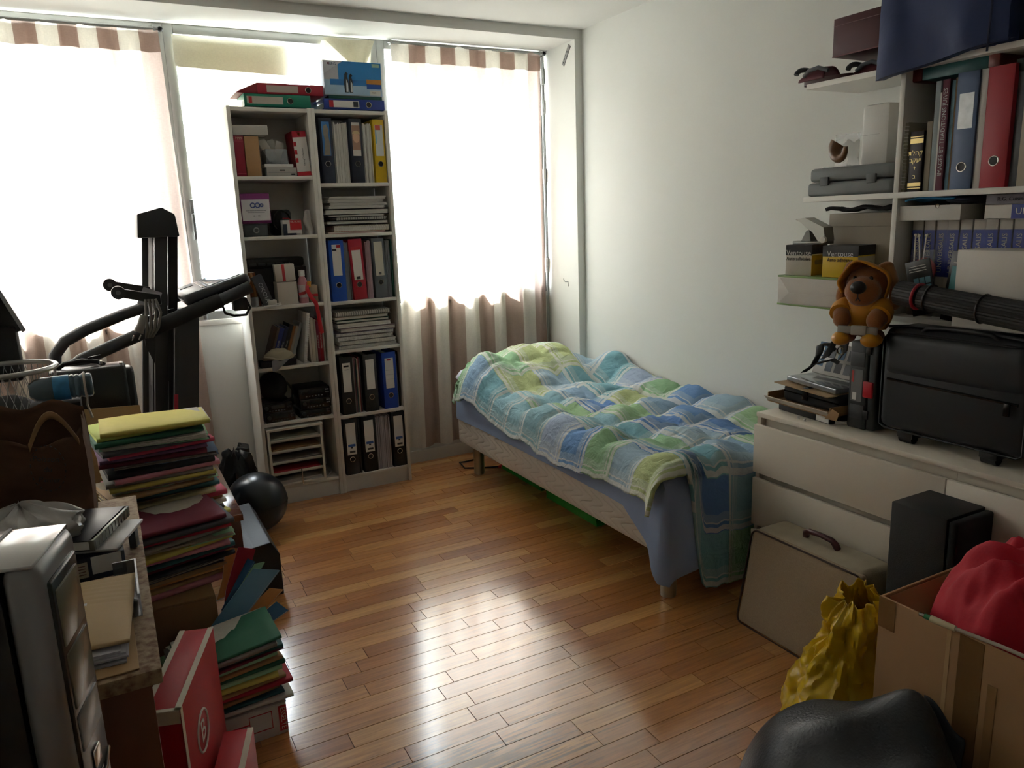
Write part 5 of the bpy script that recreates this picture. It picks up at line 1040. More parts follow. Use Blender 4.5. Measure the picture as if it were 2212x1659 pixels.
slab('running_belt', M('0d0e10', .8), .235, .24, .14, 1.42, 3.58, 3.88, 0); slab('deck_frame', TD, .262, .298, .12, 1.43, 3.55, 3.60)
pr('end_cap', M('2e2f33', .4), [(.140, 1.425), (.300, 1.425), (.292, 1.515), (.245, 1.545), (.150, 1.520)], 3.485, 3.95, r=.006)
slab('upright_post', TG, .234+.04, .330+.04, .0, 1.09, 3.415, 3.50); slab('upright_post', TG, .234+.04, .330+.04, .0, 1.09, 3.90, 3.97)
pr('gusset', TD, [(.115, 1.10), (.245, 1.13), (.205, .80), (.155, .865), (.118, .98)], 3.505, 3.53)
pr('motor_hood', M('24262a', .5, bump=.1, bs=200), [(.34, .0), (.477, .0), (.477, .172), (.447, .23), (.379, .222), (.34, .222)], 2.955, 3.47, r=.004)
pr('base_rail', TD, [(-.35, .0), (.38, .0), (.38, .06), (-.35, .06)], 3.52, 3.58); pr('base_rail', TD, [(-.35, .0), (.38, .0), (.38, .06), (-.35, .06)], 3.86, 3.92)
def tb(name, mat, pts, r, n=12): b = bmesh.new(); tube(b, [(x-ox, y-oy, z) for x, y, z in pts], r, n); return obj(name, b, mat, t, smooth=60)
GR = M('303237', .5)
tb('handrail', GR, [(.545, 3.40, 1.205), (.40, 3.40, 1.150), (.20, 3.40, 1.082), (.0, 3.40, 1.010), (-.12, 3.40, .965), (-.175, 3.40, .925), (-.195, 3.40, .86), (-.195, 3.40, .76)], .026)
tb('grip', M('141518', .7), [(.42, 3.40, 1.158), (.12, 3.40, 1.053)], .031)
tb('handrail', GR, [(.56, 3.90, 1.205), (.30, 3.90, 1.150), (.06, 3.90, 1.085), (-.10, 3.90, 1.030), (-.19, 3.90, .985), (-.235, 3.90, .93), (-.245, 3.90, .86), (-.245, 3.90, .70)], .026)
b = bmesh.new(); rbox(b, 0, .28, 0, .46, 0, .05, .018, 3); c = obj('console', b, M('3a3c42', .35), t, smooth=50, loc=(.29-ox, 3.42-oy, 1.135), rot=(0, R(-17), 0))
bx('display', M('6b7686', .12), c, .12, .25, .03, .43, .049, .053, .002); bx('control_strip', BLACKG, c, .09, .11, .05, .40, .049, .053, .002); bx('bottle_recess', BLACK, c, .02, .08, .30, .42, .049, .0525, .003)
b = bmesh.new(); rbox(b, .47-ox, .53-ox, 3.42-oy, 3.48-oy, 1.105, 1.16, .006); obj('safety_key_housing', b, BLACK, t, smooth=40)
tb('console_cable', BLACK, [(.525, 3.43, 1.15), (.54, 3.43, 1.115), (.52, 3.43, 1.085), (.47, 3.43, 1.085), (.435, 3.43, 1.10), (.43, 3.43, 1.125)], .006, 8)
for y, x, z in ((3.40, .042, 1.218), (3.60, .018, 1.239)):
    w = pr('wheel_arm', TD, [(x, z-.018), (x, z+.018), (x+.15, z-.02), (x+.15, z-.06)], y-.012, y+.012, r=.004)
    b = bmesh.new(); tube(b, [(x-ox, y-.018-oy, z), (x-ox, y+.018-oy, z)], .026, 18); obj('roller_wheel', b, GR, t, smooth=40)
    b = bmesh.new(); tube(b, [(x-ox, y-.021-oy, z), (x-ox, y+.021-oy, z)], .009, 12); obj('axle_cap', b, M('6d6e70', .4), t, smooth=40)
b = bmesh.new(); prism(b, [(0, 0), (.075, .0), (.085, .07), (.012, .078)], 'y', 0, .004); obj('rating_plate', b, M('8e8c92', .5), t, loc=(.105-ox, 3.46-oy, 1.165), rot=(R(-25), R(18), 0))
for k in range(4): tb('power_cord', M('6d6b66', .55), [(.135+.012*k, 3.375-.003*k, 1.185), (.13+.018*k, 3.365, 1.13), (.125+.014*k, 3.36, 1.07), (.118+.008*k, 3.365, 1.035), (.135+.004*k, 3.37, 1.06)], .0055, 6)
tb('plug', M('77746e', .5), [(.118, 3.355, 1.125), (.105, 3.350, 1.085), (.092, 3.348, 1.06)], [.012, .016, .019], 10)
for d in (-.012, .012): tb('plug_pin', CHROME, [(.088+d, 3.348, 1.05), (.078+d, 3.346, 1.03)], .003, 6)
slab('red_stripe', M('a0182c', .4), .272, .288, .45, .78, 3.41, 3.414, 0)
# ---- ball and bag behind
t = thing('exercise_ball', 'shiny black ball resting on the floor by the bookcase', 'ball', (.515, 3.70, 0)); b = bmesh.new(); ellip(b, (0, 0, .145), (.145, .145, .145), n=36); obj('ball', b, M('1d2126', .28), t, smooth=80)
b = bmesh.new(); torus(b, (0, 0, .145), .1452, .0012, 'z', 40, 5); obj('seam', b, BLACK, t, smooth=60)
t = thing('rubbish_bag', 'crumpled black plastic sack stuffed behind the shiny black ball', 'bag', (.47, 3.96, 0))
c_, s_n = math.cos, math.sin
def rb(u, v):
    a = u*6.283; r = .10*(1-.35*v**2)*(1 if v < .97 else .3)+.03*nz((math.cos(a)*2, math.sin(a)*2, v*4))+.015*math.sin(a*6+v*5)*v; return (r*math.cos(a), r*math.sin(a)*.7, .34*v+.012*math.sin(a*3+1)*v+.05*nz((c_(a)*3, s_n(a)*3, 8))*v)
b = bmesh.new(); grid(b, rb, 40, 18); o = obj('plastic', b, M('121317', .3, bump=.3, bs=30), t, smooth=25); m = o.modifiers.new('thickness', 'SOLIDIFY'); m.thickness = .002
# ---- low table
t = thing('low_table', 'glossy brown low table under the tall pile of folders', 'table', (.329, 2.735, 0)); VW = M('5c2f1a', .12, var=.2, coat=.6)
bx('table_top', VW, t, -.80, 0, 0, .665, .425, .45, .003)
for x in (-.045, -.795):
    for y in (.012, .62): bx('leg', M('5a2c18', .3), t, x, x+.036, y, y+.036, 0, .425, .002)
bx('apron', M('4a2415', .3), t, -.76, -.045, .016, .034, .36, .425, .001); bx('apron', M('4a2415', .3), t, -.76, -.045, .632, .65, .36, .425, .001)
# ---- card folders
FC = dict(yellow='cdc266', gold='c7a03a', lime='bccb62', mint='9fcfa8', green='2f6b52', pink='cf8a98', rose='c44a66', crimson='a8283c', purple='7d5a80', slate='5f7796', blue='4f86b8', teal='2d5f66', black='24262a', charcoal='4a4a50', kraft='a5855c', cream='cfc29a', white='c4c2ba', orange='d49a5e', wine='6d2238', grey='8a8780', sky='7fb0cf')
fcache = {}
def folder_mesh(col, t_, w, d, seed):
    random.seed(seed); b = bmesh.new(); n = 7
    prof = []
    for i in range(n+1): a = -math.pi/2-math.pi*i/n; prof.append((.004+t_/2*math.cos(a)*.9, t_/2+t_/2*math.sin(a)))
    prof = [(d, .0)] + prof + [(d-.012, t_*random.uniform(.75, 1.0))]
    nu = 8; rows = []
    for k in range(nu+1):
        u = k/nu; x = -w/2+w*u; bow = .006*math.sin(u*3.1+seed)*(.4+t_*20)
        rows.append([b.verts.new((x+.0*y, y, z+bow*(y/d))) for y, z in prof])
    for A, B_ in zip(rows, rows[1:]):
        for i in range(len(prof)-1): b.faces.new((A[i], A[i+1], B_[i+1], B_[i]))
    me = bpy.data.meshes.new('cover'); bmesh.ops.recalc_face_normals(b, faces=b.faces); b.to_mesh(me); b.free(); me.materials.append(M(FC[col], .75, var=.08, vs=30)); me.shade_smooth(); return me
def folder(col, place, group, loc, yaw, t_, tilt=(0, 0), w=.32, d=.24, flip=False, seed=0, ln=None):
    a = ln or '%s card folder %s' % (col, place)
    f = thing('card_folder', a, 'folder', loc, (R(tilt[0]), R(tilt[1]), R(yaw)), group)
    o = obj('cover', folder_mesh(col, t_, w, d, seed), None, f); m = o.modifiers.new('thickness', 'SOLIDIFY'); m.thickness = .0011
    b = bmesh.new(); k = max(2, int(t_/.004)); random.seed(seed+99)
    for i in range(k):
        j, j2 = random.uniform(-.006, .006), random.uniform(-.006, .005); zz = .0016+(t_-.0036)*i/k; bbox(b, -w/2+.006+j, w/2-.006+j+random.uniform(-.004, .006), .007, d-.004+j2, zz, zz+(t_-.0036)/k*.8)
    obj('papers', b, M(random.choice(('b9b3a4', 'a39a8a', 'cac6bb', '8f8778')), .85, var=.15, vs=80), f)
    if flip:
        for c in f.children: c.rotation_euler = (0, 0, R(180)); c.location = (0, d, 0)
    random.seed(seed+1000)
    return f
up_ = ['kraft', 'yellow', 'charcoal', 'wine', 'white', 'kraft', 'rose', 'cream', 'gold', 'black', 'pink', 'teal', 'kraft', 'mint', 'yellow', 'grey', 'pink', 'black', 'slate', 'wine', 'purple', 'rose', 'charcoal', 'mint', 'green', 'lime', 'yellow']
z = .4512
for i, c in enumerate(up_):
    random.seed(i*3+5); th = random.uniform(.0098, .0186); k = i/len(up_)
    folder(c, 'in the tall pile on the low table', 'folders piled on the low table', (.118-.05*k+random.uniform(-.022, .022), (2.705 if z < .6 else 2.60+.02*k)+random.uniform(-.018, .018), z), 15-13*k+random.uniform(-6, 6), th*.93, (random.uniform(-.4, .4)*(i > 0), random.uniform(-.5, .5)*(i > 0)), seed=i*7+1, flip=(i % 5 == 3)); z += th
t = thing('cardboard_box', 'brown cardboard box on the floor under the lower pile of folders', 'box', (-.13, 2.344, 0)); bx('body', M('8a6b4a', .8), t, 0, .306, 0, .35, 0, .345, .003); bx('top_flap', M('94744f', .8), t, .002, .304, .002, .17, .3455, .3515, .001); bx('top_flap', M('94744f', .8), t, .002, .304, .178, .348, .3455, .3515, .001)
lo_ = ['pink', 'kraft', 'orange', 'kraft', 'charcoal', 'black', 'wine', 'teal', 'pink', 'yellow', 'mint', 'grey', 'crimson', 'charcoal', 'wine']
z = .352
for i, c in enumerate(lo_):
    random.seed(i*5+77); th = random.uniform(.013, .021)
    folder(c, 'in the lower pile on the cardboard box', 'folders piled on the cardboard box', (.095+random.uniform(-.02, .02), 2.425-.004*i+random.uniform(-.012, .012), z), 9+random.uniform(-7, 7), th*.93, (random.uniform(-.3, .3)*(i > 0), (-1.6+random.uniform(-.5, .5))*min(1, i/4)), seed=i*11+301, flip=(i % 6 == 4)); z += th*.985
# ---- archive box and the small pile on it
t = thing('archive_box', 'battered white archive box lettered ESSELTE lying on the floor', 'box', (.05, 2.066, 0), (0, 0, R(1))); AW = M('c3bfba', .6, var=.08, vs=20); bx('body', AW, t, 0, .256, 0, .265, 0, .098, .003)
RP = M('b0232e', .6)
bx('printed_panel', RP, t, .232, .2555, -.0012, .0005, .012, .092, 0); text('ESSELTE', .020, LBL, t, (.244, -.002, .052), (R(90), R(90), 0))
b = bmesh.new()
for q in ((.150, .152, .03, .085), (.212, .214, .03, .085), (.150, .214, .083, .085), (.150, .214, .03, .032)): bbox(b, q[0], q[1], -.0014, .0005, q[2], q[3])
obj('printed_frame', b, RP, t)
for k in range(7): bx('printed_line', M('7d7874', .7), t, .02+k*.018, .021+k*.018, -.0012, .0005, .008, .06, 0)
bx('printed_curve', RP, t, .08, .150, -.0014, .0005, .060, .064, 0)
bx('torn_lid', AW, t, .02, .258, .0, .20, .0985, .1005, .001)
z = .1015
for i, c in enumerate(['grey', 'white', 'teal', 'kraft', 'teal', 'crimson', 'kraft', 'yellow', 'mint', 'green', 'kraft', 'mint', 'wine', 'teal', 'grey', 'green']):
    random.seed(i*9+31); th = random.uniform(.009, .017)
    folder(c, 'in the small pile on the white archive box', 'folders piled on the archive box', (.170+random.uniform(-.02, .025), 2.072+random.uniform(-.010, .012), z), 4+random.uniform(-5, 5), th*.92, (0, -max(0, i-8)*.9+random.uniform(-.6, .4)), w=.28, d=.215, seed=i*13+701); z += th
ZT = z
fan = [('crimson', 2.40, [(.265, .461), (.313, .444), (.26, .319), (.197, .263), (.212, .332)]), ('orange', 2.425, [(.228, .459), (.267, .447), (.246, .309), (.183, .296), (.21, .364)]), ('blue', 2.375, [(.285, .428), (.304, .414), (.202, .276), (.188, .283)]), ('mint', 2.345, [(.329, .418), (.300, .418), (.150, .240), (.202, .223), (.248, .309)]), ('sky', 2.331, [(.369, .386), (.293, .410), (.150, .262), (.150, .215), (.222, .240)]), ('orange', 2.336, [(.373, .319), (.334, .333), (.264, .285), (.255, .225), (.281, .242)]), ('blue', 2.356, [(.384, .237), (.352, .275), (.263, .225), (.263, .183)])]
nm = ['crimson', 'peach', 'dark blue', 'mint green', 'light blue', 'peach', 'mid blue']
for i, (c, y, poly) in enumerate(fan):
    lb = '%s card folder slipping out sideways %s' % (nm[i], ['behind the mint green one', 'against the lower pile', 'behind the mint green one', 'behind the light blue one', 'in front of the mint green one', 'below the light blue one', 'lowest over the floor'][i])
    f = thing('card_folder', lb, 'folder', (.2, y, .3)); b = bmesh.new(); prism(b, [(x-.2, zz-.3) for x, zz in poly], 'y', -.0022, -.0008); prism(b, [(x-.2+.003, zz-.3-.003) for x, zz in poly], 'y', .0008, .0022); obj('cover', b, M(FC[c] if c != 'blue' or i == 6 else '2f5580', .7), f, rot=(R(-6), 0, 0)); b = bmesh.new(); prism(b, [(x-.2-.002, zz-.3-.004) for x, zz in poly], 'y', -.0007, .0007); obj('papers', b, PAPER, f, rot=(R(-6), 0, 0))
# ---- red archive boxes
RB = M('b01f2b', .5); RB2 = RB; BW = M('cfc6b4', .6)
t = carton('red_box', 'tall red archive box with a round letter logo and torn corner', 'box', (.082, .347, .45), (-.055, 1.645, 0), (0, 0, R(-18.1)), RB, [('T', .0, .16, 0, 1, BW, 'white_border'), ('T', .84, 1, 0, 1, BW, 'white_border'), ('T', 0, 1, .0, .03, BW, 'white_border'), ('F', .02, .98, .0, .93, RB2, 'end_panel'), ('F', .02, .98, .93, 1, BW, 'white_border'), ('R', 0, .045, 0, 1, BW, 'white_border'), ('F', .05, .42, .02, .14, LBL, 'sticker')])
b = bmesh.new(); tube(b, [(.0835, .14+.048*math.cos(i*.26), .30+.048*math.sin(i*.26)) for i in range(24)], .0025, 5, closed=True); obj('logo_ring', b, LBL, t); text('B', .075, LBL, t, (.0838, .14, .30), (R(90), 0, R(90)))
carton('red_box', 'lower red archive box with a pale edge strip', 'box', (.072, .33, .20), (.022, 1.555, 0), (0, 0, R(-17)), RB, [('T', .80, 1, 0, 1, BW, 'white_border'), ('F', 0, 1, 0, 1, RB2, 'end_panel')])
# ---- desk
DT, nt, bq = newmat('worn_veneer'); tc = nd(nt, 'TexCoord'); n1 = nd(nt, 'TexNoise'); n1.inputs['Scale'].default_value = 70; n1.inputs['Detail'].default_value = 6; nt.links.new(tc.outputs['Object'], n1.inputs['Vector']); n2 = nd(nt, 'TexNoise'); n2.inputs['Scale'].default_value = 6; nt.links.new(tc.outputs['Object'], n2.inputs['Vector'])
f = mth(nt, 'ADD', mth(nt, 'MULTIPLY', n1.outputs[0], 1.3), mth(nt, 'MULTIPLY', n2.outputs[0], .9)); r_ = nd(nt, 'ValToRGB'); nt.links.new(mth(nt, 'MULTIPLY', f, .5), r_.inputs[0]); r_.color_ramp.elements[0].position = .42; r_.color_ramp.elements[0].color = (*lin('6b4a30'), 1); r_.color_ramp.elements[1].position = .62; r_.color_ramp.elements[1].color = (*lin('a08a6c'), 1); nt.links.new(r_.outputs[0], bq.inputs['Base Color']); bq.inputs['Roughness'].default_value = .7
bp = nd(nt, 'Bump'); bp.inputs['Strength'].default_value = .5; bp.inputs['Distance'].default_value = .003; nt.links.new(n1.outputs[0], bp.inputs['Height']); nt.links.new(bp.outputs[0], bq.inputs['Normal'])
t = thing('desk', 'worn chipboard desk with brown side panel', 'desk', (0, 1.288, 0)); DB = M('6b3a1a', .5, var=.2, vs=10)
bx('desk_top', DT, t, -.80, 0, 0, .97, .712, .74, .003); bx('side_panel', DB, t, -.79, -.018, .02, .04, 0, .712, .001); bx('side_panel', DB, t, -.79, -.018, .93, .95, 0, .712, .001); bx('back_panel', DB, t, -.79, -.77, .04, .93, .3, .712, .001)
t = thing('side_cabinet', 'dark side cabinet carrying the wire bin and monitor', 'cabinet', (-.80, 2.27, 0)); bx('cabinet_body', M('2a211c', .5), t, 0, .66, .012, .38, 0, .738, .003); bx('cabinet_door', M('33281f', .5), t, .02, .64, 0, .011, .03, .70, .002)
b = bmesh.new(); rbox(b, 0, .20, 0, .18, 0, .003, .001); o = obj('cardboard_sheet', b, M('a5855c', .8), None, loc=(-.232, 1.298, .7402), rot=(0, 0, R(1))); tag(o, 'flat brown cardboard sheet under the envelopes on the desk', 'cardboard')
t = thing('letter_stack', 'white letters and papers under the padded envelope', 'papers', (-.05, 1.335, .7434), (0, 0, R(-3))); sheets(t, -.19, -.002, 0, .30, 0, .020, 5, M('bcbcc2', .7), jit=.006)
t = thing('envelope', 'buff padded envelope with a white address label', 'envelope', (-.042, 1.352, .7638), (0, 0, R(-4)))
b = bmesh.new(); grid(b, lambda u, v: (-.21+.21*u, .285*v, .004+.012*math.sin(u*3.14)**.6*math.sin(v*3.14)**.6+.0012*math.sin(v*90)*(v > .5)), 24, 40); o = obj('envelope_body', b, M('b99f74', .7), t, smooth=60); m = o.modifiers.new('thickness', 'SOLIDIFY'); m.thickness = .004
bx('address_label', M('c9c9cc', .7), t, -.13, -.075, .09, .165, .0170, .0192, 0)
for k in range(3): bx('address_line', GREY, t, -.118+k*.012, -.116+k*.012, .10, .135, .0190, .0197, 0)
t = thing('letter_tray', 'grey translucent letter tray beside the padded envelope', 'tray', (-.062, 1.50, .7402)); b = bmesh.new(); 
b.free(); t_ = t; b = bmesh.new(); bbox(b, .0405, .044, .0, .18, 0, .045); bbox(b, .0, .0405, .177, .18, 0, .045); obj('tray_wall', b, M('6f757a', .15, alpha=.6), t_); b = bmesh.new(); bbox(b, .030, .0405, -.0, .177, 0, .002); obj('tray_floor', b, M('6f757a', .15, alpha=.6), t_)
t = carton('shoe_box', 'navy blue carton end with two white labels on the desk', 'carton', (.235, .165, .052), (-.272, 1.712, .7402), (0, 0, R(3)), M('161c33', .45), [('F', .44, .70, .18, .82, M('b9ae9a', .6), 'barcode_label'), ('F', .73, .97, .25, .98, LBL, 'white_label'), ('F', .25, .40, .05, .16, M('8d93a5', .6), 'small_print')] + [('F', .46, .68, .3+k*.12, .34+k*.12, M('6b4a40', .6), 'small_print', .0012) for k in range(4)], [('F', .30, .45, .016, 'MG', M('8d93a5', .6))])
t = thing('white_board', 'pale grey round-cornered board sticking out under the black album', 'board', (.008, 1.88, .793), (0, 0, R(-20))); b = bmesh.new(); rbox(b, -.15, 0, -.17, .0, 0, .007, .003); obj('board', b, M('a9a8a8', .35), t, smooth=40); bx('foot', GREY, t, -.028, -.012, -.03, -.01, -.0525, 0, .001)
t = thing('album', 'black photo album with a silver barred spine', 'album', (-.018, 1.915, .8005), (0, 0, R(-21))); bx('cover', M('2c2c33', .35), t, -.16, -.004, -.20, .0, .021, .024, .001); bx('cover', M('2c2c33', .35), t, -.16, -.004, -.20, .0, 0, .003, .001); bx('pages', PAPER, t, -.158, -.012, -.198, -.002, .003, .021, .0); bx('spine', M('8b8d85', .25, metal=.5), t, -.012, .0, -.20, .0, 0, .024, .002)
for k in range(11): bx('spine_bar', M('3c3e40', .4), t, -.0005, .0008, -.195+k*.018, -.192+k*.018, .002, .022, 0)
t = thing('carrier_bag', 'crumpled translucent white plastic bag on the desk', 'bag', (-.215, 1.795, .7925))
def wbag(u, v):
    a = u*6.283; r = .125*math.sin(min(1, .12+v)*1.57)**.6*(1-v**5)+.018*nz((math.cos(a)*3, math.sin(a)*3, v*6))+.008*math.sin(a*9+v*12)
    x, y, z = r*math.cos(a), r*math.sin(a)*.75, max(.001, .115*v+.012*nz((math.cos(a)*4, math.sin(a)*4, v*3+7)))
    for ax, ay, an, x0, y0, tp in ((-.018, 1.915, -21, -.16, -.20, .8265), (.008, 1.88, -20, -.15, -.17, .802)):   # the bag lies over the album and board
        c, s_ = math.cos(R(-an)), math.sin(R(-an)); dx, dy = x-.215-ax, y+1.795-ay; lx, ly = c*dx-s_*dy, s_*dx+c*dy
        if x0-.014 < lx < .014 and y0-.014 < ly < .014: z = max(z, tp-.7925)
    return (x, y, z)
b = bmesh.new(); grid(b, wbag, 60, 30); o = obj('plastic', b, M('b5b3b0', .25, bump=.3, bs=40, alpha=.92), t, smooth=40); m = o.modifiers.new('thickness', 'SOLIDIFY'); m.thickness = .001
# ---- computer tower on a stand
t = thing('tower_stand', 'small dark cabinet carrying the computer tower', 'cabinet', (-.62, .90, 0)); bx('cabinet_body', M('2a211c', .5), t, 0, .56, 0, .28, 0, .63, .003); bx('cabinet_door', M('33281f', .5), t, .02, .54, -.012, -.001, .03, .60, .002)
t = thing('computer_tower', 'silver and black computer tower with glossy top', 'computer', (-.110, .970, .6305), (0, 0, R(-14)))
b = bmesh.new(); rbox(b, -.42, -.042, 0, .135, 0, .445, .004, 2); obj('case', b, M('101114', .4), t, smooth=40)
b = bmesh.new(); rbox(b, -.0415, 0, -.002, .137, 0, .449, .016, 4); obj('front_bezel', b, M('8d8e90', .3, metal=.5), t, smooth=50)
bx('top_cover', M('bdbcbb', .10, metal=.35), t, -.41, -.006, .002, .133, .4455, .4505, .002); bx('top_seam', M('4a4a4e', .4), t, -.075, -.070, .0, .135, .4508, .4515, 0)
b = bmesh.new(); rbox(b, -.006, .004, .018, .117, .12, .42, .004, 3); fr_ = obj('drive_door', b, BLACKG, t, smooth=40); bx('drive_bay', M('6d6a58', .25), fr_, .002, .006, .028, .107, .33, .405, .002); bx('drive_bay', M('5b594c', .25), fr_, .002, .006, .028, .107, .245, .32, .002); bx('card_reader', M('7d7d78', .3), fr_, .002, .006, .028, .107, .185, .235, .002); bx('badge', CHROME, fr_, .003, .007, .055, .08, .14, .165, .002)
b = bmesh.new(); tube(b, [(.0035, .02, .13), (.006, .05, .118), (.006, .09, .118), (.0035, .115, .13)], .003, 6); obj('chrome_trim', b, CHROME, t, smooth=60)
for k in range(3): bx('usb_port', BLACK, t, -.001, .0012, .03+k*.025, .045+k*.025, .06, .068, 0)
# ---- paper bag, bin, bottle, monitor
t = thing('paper_bag', 'torn brown paper carrier bag printed with dashed fish outlines', 'paper bag', (-.25, 2.05, .7402), (0, 0, R(-2))); PB2 = M('5a3e2b', .85, var=.15, vs=12, bump=.5, bs=18)
def pb(u, v):
    a = u*4; s = int(a) % 4; f_ = a-int(a) if u < 1 else 0; w, d = .155, .055
    c = [(-w, -d), (w, -d), (w, d), (-w, d)]; x = c[s][0]+(c[(s+1) % 4][0]-c[s][0])*f_; y = c[s][1]+(c[(s+1) % 4][1]-c[s][1])*f_
    top = .275+.03*nz((u*9, 0, 2))+.012*math.sin(u*60)+(.03 if s == 2 else 0)-.03*(f_ if s == 0 else 0)
    k = 1+.10*v*(s in (0, 2)); return (x*(1+.06*math.sin(v*2.5)), y*(1+.5*v)+.014*nz((x*12, v*4, s))+.007*nz((x*40, v*13, s+4))*min(1, v*4), top*v)
b = bmesh.new(); grid(b, pb, 80, 26); o = obj('bag', b, PB2, t, smooth=50); m = o.modifiers.new('thickness', 'SOLIDIFY'); m.thickness = .0012
b = bmesh.new(); bbox(b, -.15, .15, -.05, .05, 0, .002); obj('base', b, PB2, t)
for x0, y in ((-.13, .07), (.055, -.085)): strap = bmesh.new(); grid(strap, lambda u, v: (x0+.10*u, y-.006*v, .235+.07*math.sin(u*3.14)+.018*v), 20, 2); o = obj('handle', strap, M('9c7b58', .8), t, smooth=60); m = o.modifiers.new('thickness', 'SOLIDIFY'); m.thickness = .002
def dash(cx, cz, rx, rz, y=-.0965, fish=True):
    b = bmesh.new(); N = 44
    for i in range(N):
        if i % 2: continue
        q = []
        for k in (i, i+.9):
            a = 6.283*k/N; x = cx+rx*math.cos(a); z = cz+rz*math.sin(a)
            if fish and math.cos(a) > .75: z = cz+rz*math.sin(a)*2.2
            q.append((x, z))
        (xa, za), (xb, zb) = q; ya = -.056*(1+.5*za/.36)-.0125; yb_ = -.056*(1+.5*zb/.36)-.0125
        tube(b, [(xa, ya, za), (xb, yb_, zb)], .0012, 4)
    obj('printed_outline', b, INK, t)
dash(-.095, .215, .045, .022); dash(-.085, .15, .045, .02); dash(.085, .19, .034, .055, fish=False)
text('Poisson', .017, INK, t, (.085, -.095, .215), (R(84), R(12), 0)); text('du', .017, INK, t, (.085, -.093, .19), (R(84), R(12), 0)); text('Panier', .017, INK, t, (.085, -.091, .165), (R(84), R(12), 0)); text('Saumon', .013, INK, t, (-.095, -.095, .22), (R(84), 0, 0)); text('fumé', .013, INK, t, (-.085, -.09, .15), (R(84), 0, 0))
t = thing('wire_bin', 'round silver wire mesh waste bin on the desk', 'bin', (-.272, 2.415, .7402)); b = bmesh.new(); torus(b, (0, 0, .36), .125, .007, 'z', 36, 8); obj('rim', b, M('b9bab8', .3, metal=.7), t, smooth=60); b = bmesh.new(); torus(b, (0, 0, .004), .095, .004, 'z', 30, 6); obj('foot_ring', b, M('8d8e8c', .3, metal=.7), t, smooth=60)
b = bmesh.new(); N = 44
for k in range(N):
    for s in (1, -1):
        tube(b, [((.096+.028*i/5)*math.cos(6.283*k/N+s*i*.16), (.096+.028*i/5)*math.sin(6.283*k/N+s*i*.16), .006+.070*i) for i in range(6)], .0009, 3, cap=False)
obj('mesh_wall', b, M('8d8e8c', .4, metal=.6), t, kind='stuff'); b = bmesh.new(); ellip(b, (.0, .0, .20), (.085, .085, .09)); obj('crumpled_liner', b, M('3b3b3e', .8, bump=.5, bs=20), t, smooth=60)
carton('black_carton', 'black upright carton behind the paper bag carrying the water bottle', 'carton', (.112, .085, .296), (-.205, 2.163, .7402), 0, M('0b0c0e', .8))
t = thing('water_bottle', 'clear blue-labelled water bottle lying on its side', 'bottle', (-.20, 2.205, 1.0705), (0, R(90), 0)); prof = [(0, 0), (.018, 0), (.027, .012), (.031, .03), (.031, .055)]
for k in range(6): prof += [(.031, .06+k*.012), (.028, .064+k*.012), (.031, .069+k*.012)]
prof += [(.030, .136), (.024, .140), (0, .140)]
b = bmesh.new(); lathe(b, prof, 24); obj('bottle_body', b, M('5b7380', .08, alpha=.75), t, smooth=50); b = bmesh.new(); lathe(b, [(.0314, .052), (.0316, .054), (.0316, .086), (.0314, .088)], 24); obj('label', b, M('3f8fc4', .4, var=.6, vs=40), t, smooth=50)
b = bmesh.new(); torus(b, (0, 0, .122), .0322, .003, 'z', 24, 6); obj('cable_tie', b, M('c9c5bb', .4), t, smooth=60); b = bmesh.new(); tube(b, [(.03, .0, .122), (.05, -.005, .120), (.085, -.01, .128)], .0028, 6); obj('tie_tail', b, M('c9c5bb', .4), t, smooth=60)
t = thing('flat_monitor', 'black flat monitor tilted sideways with silver edge beyond the wire bin', 'monitor', (-.40, 2.60, .7402)); oz = .7402
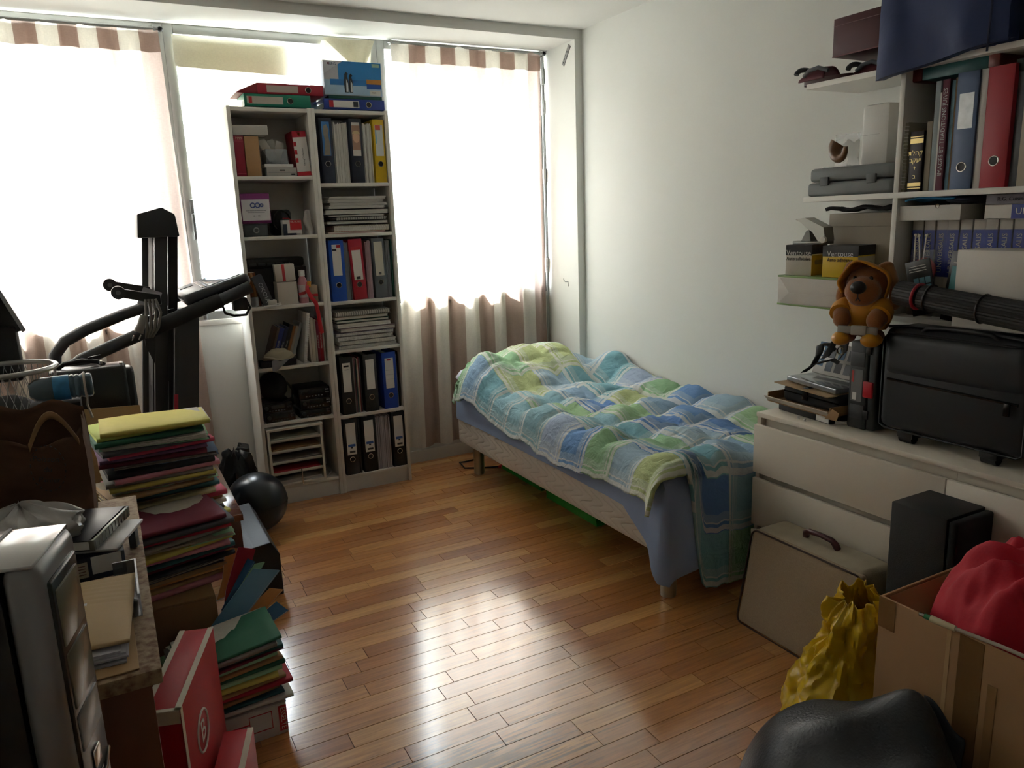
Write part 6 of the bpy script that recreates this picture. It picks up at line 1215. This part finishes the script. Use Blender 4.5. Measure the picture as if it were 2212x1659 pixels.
b = bmesh.new(); prism(b, [(x+.40, z-oz) for x, z in ((-.62, 1.62), (-.375, 1.60), (-.222, 1.185), (-.60, 1.10))], 'y', -.02, .02); obj('screen_housing', b, M('16171a', .4), t, smooth=30)
b = bmesh.new(); prism(b, [(x+.40, z-oz) for x, z in ((-.385, 1.61), (-.375, 1.605), (-.216, 1.185), (-.226, 1.18))], 'y', -.03, .012); obj('silver_edge', b, M('a9adb2', .3, metal=.6), t)
b = bmesh.new(); rbox(b, -.05, .16, -.03, .03, .30, .46, .01); rbox(b, -.03, .03, -.02, .02, .01, .31, .004); rbox(b, -.12, .12, -.05, .05, 0, .012, .004); obj('stand', b, BLACK, t, smooth=40)
# ---- behind the tall pile
t = thing('open_carton', 'kraft carton with raised flap behind the tall folder pile', 'carton', (-.18, 3.085, .4502)); bx('body', M('a9885c', .8), t, 0, .25, 0, .12, 0, .17, .002); b = bmesh.new(); prism(b, [(.0, .165), (.25, .165), (.235, .37), (.035, .38)], 'y', -.004, -.0005); obj('raised_flap', b, M('b08f62', .8), t, rot=(R(-2), 0, 0))
bx('black_crate', M('131417', .5), None, -.30, .06, 3.225, 3.365, .4502, .625, .004).name = 'storage_crate'; tag(bpy.data.objects['storage_crate'], 'black storage crate under the leather briefcase', 'crate')
t = thing('briefcase', 'black leather flap briefcase with buckled handle', 'briefcase', (-.235, 3.235, .6253)); LE = M('0e0f13', .32, bump=.15, bs=200)
b = bmesh.new(); rbox(b, 0, .29, .0, .11, 0, .315, .018, 3); obj('body', b, LE, t, smooth=50); b = bmesh.new(); rbox(b, .005, .265, -.010, .118, .06, .330, .016, 3); obj('flap', b, M('121318', .3, bump=.15, bs=200), t, smooth=50)
b = bmesh.new(); tube(b, [(.03, .05, .328), (.06, .05, .348), (.12, .05, .354), (.17, .05, .345), (.195, .05, .328)], .009, 8); obj('handle', b, BLACK, t, smooth=60); bx('handle_ring', CHROME, t, .178, .188, .038, .062, .328, .348, .002); bx('strap_end', BLACK, t, .19, .235, .044, .056, .335, .342, .002, rot=(0, R(-8), 0)); b = bmesh.new(); tube(b, [(.25, .02, .328), (.25, .02, .336)], .007, 10); obj('stud', b, CHROME, t, smooth=40)
